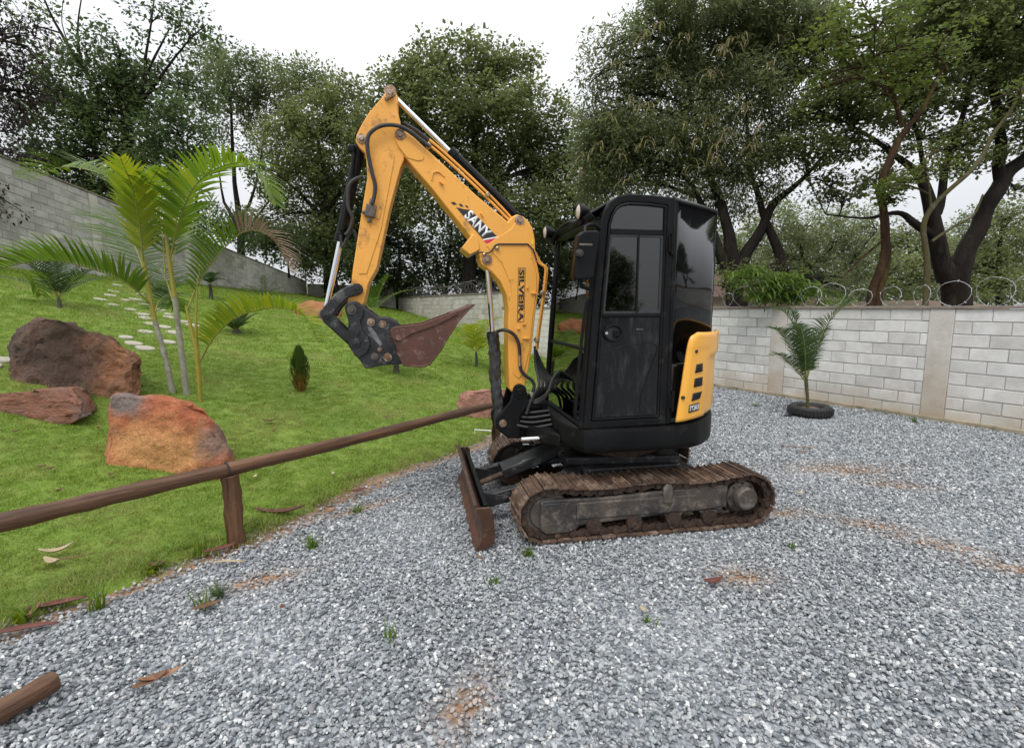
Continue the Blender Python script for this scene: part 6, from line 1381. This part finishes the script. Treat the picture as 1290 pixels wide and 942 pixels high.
tree('tree', 'thick black trunked tree forking into two heavy limbs at the far right', 13, [[(1206, 384, .31), (1205, 350, .29), (1216, 320, .21), (1232, 285, .19), (1248, 250, .18), (1272, 218, .17), (1295, 198, .15), (1330, 165, .12)], [(1196, 352, .24), (1186, 325, .20), (1180, 290, .18), (1168, 250, .14), (1150, 215, .09), (1120, 190, .06), (1075, 160, .03)], [(1182, 300, .12), (1152, 280, .09), (1130, 268, .06), (1090, 275, .03), (1040, 270, .015)], [(1260, 235, .14), (1262, 190, .12), (1258, 140, .09), (1250, 80, .06), (1240, 10, .03)], [(1180, 270, .10), (1196, 200, .08), (1215, 130, .05), (1230, 60, .03)], [(1262, 150, .06), (1290, 100, .05), (1310, 50, .03)], [(1165, 240, .06), (1158, 180, .05), (1140, 120, .03)]],
     [(1085, 150, 50, 20, 0, .6), (1140, 130, 50, 24, 0, .7), (1200, 110, 55, 28, 0, .8), (1255, 70, 55, 35), (1210, 45, 50, 30, 0, .8), (1160, 80, 45, 28, 0, .7), (1270, 140, 40, 24, 0, .6), (1230, 165, 45, 18, 0, .6), (1175, 170, 45, 16, 0, .5), (1110, 190, 45, 14, 0, .45), (1055, 185, 40, 16, 0, .4), (1030, 225, 36, 12, 0, .4), (1250, 5, 60, 25), (1190, 5, 50, 25, 0, .8), (1140, 30, 50, 28, 0, .7), (1290, 30, 40, 40), (1080, 100, 45, 26, 0, .6), (1015, 150, 34, 22, 0, .4), (1290, 175, 30, 20, 0, .5), (1060, 245, 40, 10, 0, .5), (1020, 190, 40, 26, 0, .7), (1110, 225, 40, 14, 0, .6), (1060, 130, 50, 26, 0, .7), (1220, 200, 50, 20, 0, .6), (1290, 95, 40, 30, 0, .8), (1120, 80, 50, 28, 0, .8), (1040, 40, 40, 30, 0, .7), (1280, 240, 25, 15, .5, .3)],
     leaf=.12, wf=.28, dens=1.45, lm='leaf', bark='bark', twig=.26, per=15, ground=0, lim=180000, flat=.55)
tree('tree', 'pale leafy tree crown far behind the middle of the pale wall', 24, [[(1010, 375, .14), (1012, 330, .1), (1005, 300, .05)], [(1012, 345, .08), (1050, 310, .04)], [(1030, 372, .06), (1068, 335, .05), (1096, 300, .03)]], [(985, 290, 38, 26, 0, .5), (1020, 285, 38, 24, 0, .5), (1045, 305, 34, 24, 0, .55), (975, 325, 34, 22, 0, .6), (1075, 320, 34, 24, 0, .5), (1015, 335, 40, 20, 0, .9), (960, 350, 34, 18, 0, .9), (1050, 350, 40, 18, 0, .9), (1095, 285, 30, 24, 0, .4)], leaf=.16, wf=.3, dens=.9, lm='leafgrey', twig=.38, ground=0, tone=(.3, 1))
tree('tree', 'mid green leafy tree behind the thick trunk at the right edge', 22, [[(1260, 380, .14), (1258, 330, .1), (1262, 290, .05)]], [(1260, 300, 40, 26, 0, .8), (1240, 335, 36, 24, 0, .9), (1285, 330, 34, 28, 0, .9), (1270, 360, 50, 20), (1210, 320, 34, 24, 1, .7), (1270, 275, 36, 22, 0, .7), (1120, 345, 30, 22, 1, .7), (1150, 335, 36, 26, 0, .8), (1140, 360, 36, 16, 0, .7), (1225, 362, 34, 18, 0, .8), (1285, 268, 30, 18, 0, .4)], leaf=.16, wf=.3, dens=.7, lm='leaf', twig=.38, ground=0, tone=(.4, 1))
tree('bush', 'brownish scrub bush behind the wall beside the cab', 12, [[(930, 378, .04), (928, 350, .03)]], [(930, 348, 24, 16, 0, .8), (952, 342, 20, 14, 0, .8), (910, 362, 18, 12, 0, .7), (1040, 352, 28, 14, 0, .6), (1060, 362, 20, 10, 0, .5), (990, 340, 26, 14, .6, .6)], leaf=.07, wf=.25, dens=1, lm='leaf', twig=.2, per=12, cat='bush', ground=0, tone=(.2, .9))
# a belt of trees far behind the right wall
for (px, w_, top_, lab, D_, lmn) in ((905, 50, 290, 'hazy far tree seen between the cab and the pod tree trunks', 36, 'leafgrey'), (975, 55, 255, 'far tree top filling the gap right of the forked pod tree trunk', 38, 'leaf'), (1060, 60, 262, 'far tree crown behind the reddish leaning trunks', 40, 'leafgrey'), (1145, 55, 275, 'far tree crown between the reddish and the mossy trunks', 37, 'leaf'), (1240, 60, 262, 'far tree crown right of the thick black trunk', 39, 'leafgrey'), (770, 50, 250, 'far tree mostly hidden behind the cab roof', 36, 'leaf')):
    h_ = 385 - top_
    tree('tree', lab, D_, [[(px, 384, .2), (px + 4, 350, .16), (px - 3, top_ + 25, .06)]], [(px, top_ + 18, w_ * .6, 20, 0, .7), (px - w_ * .55, top_ + h_ * .42, w_ * .55, 26, 0, .8), (px + w_ * .5, top_ + h_ * .38, w_ * .55, 26, 0, .8), (px, top_ + h_ * .62, w_ * .8, 24, 0, .9), (px - w_ * .5, 368, w_ * .6, 18), (px + w_ * .5, 366, w_ * .6, 18)], leaf=.20, wf=.36, dens=1.5, lm=lmn, twig=.55, ground=0, tone=(.3, 1))
# bright drooping shrub that hangs over the wall top
sp0 = W(985, 372, 9.9); SHB = empty('drooping_shrub', (sp0.x, sp0.y, 0), 'bright green drooping leafy shrub hanging over the wall above the tyre palm', 'shrub'); so = SHB.location
MB().tube([(0, .1, 0), (.02, .06, .9), (0, 0, 1.6)], [.03, .025, .02], 7).build('stem', M['barkgreen'], SHB, smooth=60)
Lv = Leaves()
for (px, py, n_, sx) in ((985, 366, 260, 1), (965, 374, 200, .8), (1005, 370, 180, .8), (1022, 364, 110, .7), (975, 355, 200, .9), (948, 370, 110, .7), (1000, 352, 130, .8), (932, 350, 110, .8), (950, 342, 100, .8), (1040, 382, 60, .5), (992, 380, 90, .7), (1060, 378, 50, .6)):
    for k in range(n_):
        c = W(px + random.gauss(0, 9) * sx, py + random.gauss(0, 7) * sx, 9.55 + random.uniform(-.45, .35)) - so; az = random.uniform(0, 6.28); d = Vector((math.cos(az) * .8, math.sin(az) * .8 - .25, .25)).normalized(); ll = random.uniform(.14, .28); pts, ws, ns = [], [], []; sd = Vector((-math.sin(az), math.cos(az), .2)).normalized()
        for j in range(5):
            pts.append(c.copy()); ws.append(.016 * (1 - (j / 4.3) ** 2) + .001); ns.append(sd); c = c + d * ll / 4; d = (d + Vector((0, 0, -.55))).normalized()
        Lv.strip(pts, ws, ns, random.random())
M['shrubleaf'] = leafmat('shrub_leaf', [(.045, .085, .012), (.085, .145, .018), (.14, .20, .03)], .4, .45)
npmesh('foliage', np.array([tuple(v) for v in Lv.V]), np.array(Lv.F), M['shrubleaf'], SHB, rnd=np.array(Lv.r))

# red earth bank behind the right wall, a house further back
V, F = grid(np.linspace(-4, 46, 90), np.linspace(0, 14, 24), lambda X, Y: 0 * X)
pts = []
for x, y, z in V:
    base = pw(0) + WD * (27 - x * 1.0); nr = Vector((-WD.y, WD.x, 0)) * -1
    q = base + nr * (2.0 + y); h = 1.78 * min(1, y / 3.0) * (1 - .0 * y) + .22 * mnoise.noise(Vector((x * .6, y * .6, 0))) + .10 * mnoise.noise(Vector((x * 1.9, y * 1.9, 3)))
    h *= .62 + .38 * max(0, mnoise.noise(Vector((x * .22, 7, 0))) + .6)
    pts.append((q.x, q.y, h - .05))
struct(npmesh('earth_bank', np.array(pts), F, M['bank'], smooth=True))
hp0 = W(884, 372, 31); HO = empty('house', (hp0.x, hp0.y, 0), 'small house with a brown tiled roof far behind the wall beside the cab', 'house')
MB().box((0, 0, 1.1), (6, 5, 2.2)).build('wall', M['housewall'], HO)
MB().add([(-3.6, -3.1, 2.2), (3.6, -3.1, 2.2), (3.6, 3.1, 2.2), (-3.6, 3.1, 2.2), (-1.4, 0, 3.5), (1.4, 0, 3.5)], [(0, 1, 5, 4), (1, 2, 5), (2, 3, 4, 5), (3, 0, 4), (3, 2, 1, 0)]).build('roof', M['roof'], HO, smooth=0)
MB().box((-1, -2.52, 1.2), (1.0, .06, 1.0)).build('window', M['glassdark'], HO); MB().box((1.2, -2.52, 1.0), (.9, .06, 2.0)).build('door', M['log'], HO)

# trees behind the viewpoint, mirrored in the cab glass
def copy_tree(o, loc, rz, label):
    c = o.copy(); COL.objects.link(c); c.location = loc; c.rotation_euler.z = rz; c['label'] = label
    for ch in o.children: k = ch.copy(); COL.objects.link(k); k.parent = c
    return c
big = [o for o in bpy.data.objects if o.get('label', '').startswith('largest broadleaf')][0]
copy_tree(big, (15, -52, -5.0), 2.2, 'broadleaf tree behind the viewpoint mirrored left of centre in the door glass')
copy_tree(big, (31, -48, -4.5), 4.0, 'second broadleaf tree behind the viewpoint mirrored at the right of the door glass')
podt = [o for o in bpy.data.objects if o.get('label', '').startswith('feathery green tree')][0]
copy_tree(podt, (13.5, 5.0, 0), 1.2, 'feathery tree just outside the right frame edge mirrored in the black rear quarter'); copy_tree(podt, (17.5, -1.5, 0), 3.0, 'feathery tree further outside the right frame edge mirrored in the rear quarter')
copy_tree(big, (-2, -55, -4.0), .9, 'third broadleaf tree behind the viewpoint mirrored faintly in the front glass')

# ================================================================== GRAVEL STONES AND GRASS BLADES
def scatter(name, P, rot, scl, idx, variants, attrs=None, m_=None):
    col = bpy.data.collections.new(name + '_kinds')
    for v in variants: col.objects.link(v)
    me = bpy.data.meshes.new(name); me.vertices.add(len(P)); me.vertices.foreach_set('co', np.asarray(P, np.float32).ravel())
    a = me.attributes.new('rot', 'FLOAT_VECTOR', 'POINT'); a.data.foreach_set('vector', np.asarray(rot, np.float32).ravel())
    a = me.attributes.new('scl', 'FLOAT_VECTOR', 'POINT'); a.data.foreach_set('vector', np.asarray(scl, np.float32).ravel())
    a = me.attributes.new('idx', 'INT', 'POINT'); a.data.foreach_set('value', np.asarray(idx, np.int32))
    for k_, v in (attrs or {}).items(): a = me.attributes.new(k_, 'FLOAT', 'POINT'); a.data.foreach_set('value', np.asarray(v, np.float32))
    o = bpy.data.objects.new(name, me); COL.objects.link(o)
    g = bpy.data.node_groups.new(name + '_scatter', 'GeometryNodeTree')
    g.interface.new_socket('Geometry', in_out='INPUT', socket_type='NodeSocketGeometry'); g.interface.new_socket('Geometry', in_out='OUTPUT', socket_type='NodeSocketGeometry')
    n = g.nodes; l = g.links; gi = n.new('NodeGroupInput'); go = n.new('NodeGroupOutput'); ip = n.new('GeometryNodeInstanceOnPoints'); ci = n.new('GeometryNodeCollectionInfo')
    ci.inputs['Collection'].default_value = col; ci.inputs['Separate Children'].default_value = True; ci.inputs['Reset Children'].default_value = True
    def at(nm, ty): q = n.new('GeometryNodeInputNamedAttribute'); q.data_type = ty; q.inputs[0].default_value = nm; return q.outputs[0]
    er = n.new('FunctionNodeEulerToRotation'); l.new(at('rot', 'FLOAT_VECTOR'), er.inputs[0])
    ip.inputs['Pick Instance'].default_value = True
    l.new(gi.outputs[0], ip.inputs['Points']); l.new(ci.outputs[0], ip.inputs['Instance']); l.new(at('idx', 'INT'), ip.inputs['Instance Index']); l.new(er.outputs[0], ip.inputs['Rotation']); l.new(at('scl', 'FLOAT_VECTOR'), ip.inputs['Scale'])
    l.new(ip.outputs[0], go.inputs[0]); md = o.modifiers.new('scatter', 'NODES'); md.node_group = g
    return stuff(o)
ms = bpy.data.materials.new('gravel_stone'); ms.use_nodes = True; t = ms.node_tree; n = t.nodes; l = t.links; b = n['Principled BSDF']; b.inputs['Roughness'].default_value = .7
oi = n.new('ShaderNodeObjectInfo'); r1 = n.new('ShaderNodeValToRGB'); e = r1.color_ramp.elements
e[0].position = 0; e[0].color = (.085, .095, .105, 1); e[1].position = 1; e[1].color = (.66, .66, .65, 1)
for ps, c_ in ((.25, (.190, .207, .222)), (.55, (.262, .281, .297)), (.80, (.345, .362, .374)), (.94, (.46, .468, .468))): x_ = e.new(ps); x_.color = (*c_, 1)
l.new(oi.outputs['Random'], r1.inputs[0])
co = n.new('ShaderNodeTexCoord'); zz = n.new('ShaderNodeTexNoise'); zz.inputs['Scale'].default_value = 2.2; zz.inputs['Detail'].default_value = 6; l.new(co.outputs['Object'], zz.inputs[0])
m1 = n.new('ShaderNodeMixRGB'); m1.blend_type = 'OVERLAY'; m1.inputs[0].default_value = .7; l.new(r1.outputs[0], m1.inputs[1]); l.new(zz.outputs['Fac'], m1.inputs[2])
at = n.new('ShaderNodeAttribute'); at.attribute_type = 'INSTANCER'; at.attribute_name = 'dirt'
m2 = n.new('ShaderNodeMixRGB'); l.new(at.outputs['Fac'], m2.inputs[0]); l.new(m1.outputs[0], m2.inputs[1]); m2.inputs[2].default_value = (.36, .22, .13, 1); l.new(m2.outputs[0], b.inputs['Base Color'])
stones = []
for k in range(14):
    bm = bmesh.new(); bmesh.ops.create_icosphere(bm, subdivisions=2, radius=1)
    pl = [(Vector(rvec(1)[0]), random.uniform(.5, .85)) for _ in range(9)]
    for v in bm.verts:
        for d, h in pl:
            ex = v.co.dot(d) - h
            if ex > 0: v.co -= d * ex
        v.co += v.co.normalized() * random.uniform(-.02, .02)
        v.co.x *= 1.2; v.co.z *= .68
    me = bpy.data.meshes.new('gravel_stone'); bm.to_mesh(me); bm.free(); me.materials.append(ms)
    me.polygons.foreach_set('use_smooth', [True] * len(me.polygons)); me.set_sharp_from_angle(angle=R(28))
    stones.append(bpy.data.objects.new('gravel_stone', me))
def wall_x(Y): return WA.x + (Y - WA.y) * WD.x / WD.y
PX, PY, RS = [], [], []
for (y0, y1, den, rmin, rmax) in ((.9, 4.2, 4300, .0055, .0155), (4.2, 7.5, 2500, .0075, .0165), (7.5, 17, 950, .010, .022)):
    n_ = int((y1 - y0) * 16 * den); X = rng.uniform(-5.5, 10.5, n_); Y = rng.uniform(y0, y1, n_)
    k_ = (X > xedge(Y) - .02 + .10 * rng.normal(size=n_) * .6) & (X < wall_x(Y) - .02) & (np.abs(X) < Y * 1.1 + 1.7)
    dm = dirt_mask(X, Y); k_ &= rng.uniform(0, 1, n_) > dm * .5
    ed = X - xedge(Y); k_ &= rng.uniform(0, 1, n_) > np.exp(-((ed - .05) / strip_w(Y)) ** 2) * .86
    X, Y = X[k_], Y[k_]; PX.append(X); PY.append(Y); RS.append(rmin + (rmax - rmin) * rng.beta(1.5, 2.6, len(X)))
X, Y, RR = np.concatenate(PX), np.concatenate(PY), np.concatenate(RS); n_ = len(X)
Z = RR * rng.uniform(.0, .75, n_) - .006
scatter('gravel', np.stack([X, Y, Z], 1), np.stack([rng.normal(0, .45, n_), rng.normal(0, .45, n_), rng.uniform(0, 6.28, n_)], 1), RR[:, None] * rng.uniform(.8, 1.2, (n_, 3)), rng.integers(0, len(stones), n_), stones,
        {'dirt': np.clip(dirt_mask(X, Y) * .7 * rng.uniform(.1, 1, n_) + np.exp(-((X - xedge(Y)) / .15) ** 2) * rng.uniform(0, .6, n_) + .10 * (rng.uniform(0, 1, n_) > .93), 0, .9)})

M['grass'] = leafmat('grass_blade', [(.105, .175, .016), (.150, .245, .022), (.195, .295, .032), (.30, .32, .09)], .35, .5)
gm = M['grass'].node_tree; gr_ = [q for q in gm.nodes if q.type == 'VALTORGB'][0]; ga = gm.nodes.new('ShaderNodeAttribute'); ga.attribute_type = 'INSTANCER'; ga.attribute_name = 'dry'
gmx = gm.nodes.new('ShaderNodeMixRGB'); gmx.inputs[2].default_value = (.34, .30, .12, 1); gm.links.new(ga.outputs['Fac'], gmx.inputs[0]); outs = [k_.to_socket for k_ in gr_.outputs[0].links]; gm.links.new(gr_.outputs[0], gmx.inputs[1])
for k_ in outs: gm.links.new(gmx.outputs[0], k_)
tufts = []
for k in range(10):
    Lv = Leaves()
    for j in range(20):
        az = random.uniform(0, 6.28); le = random.uniform(.2, 1.1); hh = random.uniform(.022, .045); d = Vector((math.cos(az) * le, math.sin(az) * le, 1)).normalized(); c = Vector((random.gauss(0, .028), random.gauss(0, .028), 0)); sd = Vector((-math.sin(az), math.cos(az), 0)); pts, ws, ns = [], [], []
        for q in range(3): pts.append(c.copy()); ws.append(.0022 * (1 - q / 2.3)); ns.append(sd); c = c + d * hh / 2; d = (d + Vector((math.cos(az) * .25, math.sin(az) * .25, -.15))).normalized()
        Lv.strip(pts, ws, ns, random.uniform(0, 1) ** 1.2)
    o = npmesh('grass_tuft', np.array([tuple(v) for v in Lv.V]), np.array(Lv.F), M['grass'], None, rnd=np.array(Lv.r)); COL.objects.unlink(o); tufts.append(o)
PX, PY, SC = [], [], []
for (y0, y1, den, s_) in ((.8, 5, 900, 1.0), (5, 8.5, 420, 1.25), (8.5, 14, 130, 2.0), (14, 28, 45, 3.2)):
    xa = -y1 * 1.12 - 1.7; n_ = int((y1 - y0) * (2.0 - xa) * den); X = rng.uniform(xa, 2.0, n_); Y = rng.uniform(y0, y1, n_)
    ed = xedge(Y) - X; k_ = (ed > .0 + .05 * rng.normal(size=n_)) & (np.abs(X) < Y * 1.12 + 1.7) & (X > -12.6) & (X < wall_x(Y) - .1)
    X, Y = X[k_], Y[k_]; PX.append(X); PY.append(Y); SC.append(s_ * rng.uniform(.65, 1.15, len(X)))
X, Y, SC = np.concatenate(PX), np.concatenate(PY), np.concatenate(SC); n_ = len(X)
SC *= 1 + .55 * np.exp(-((xedge(Y) - X) / .15) ** 2)
print('stones/tufts', len(RR), n_)
dryn = np.array([mnoise.fractal(Vector((x * .9, y * .9, 2.0)), .8, 2.1, 4) for x, y in zip(X, Y)]); dry = np.clip((dryn - .2) * 1.2, 0, .5) + .35 * np.exp(-((xedge(Y) - X) / .12) ** 2)
scatter('grass', np.stack([X, Y, lawn_z(X, Y) - .004], 1), np.stack([rng.normal(0, .1, n_), rng.normal(0, .1, n_), rng.uniform(0, 6.28, n_)], 1), np.stack([SC, SC, SC * .72], 1), rng.integers(0, len(tufts), n_), tufts, {'dry': np.clip(dry, 0, .8)})
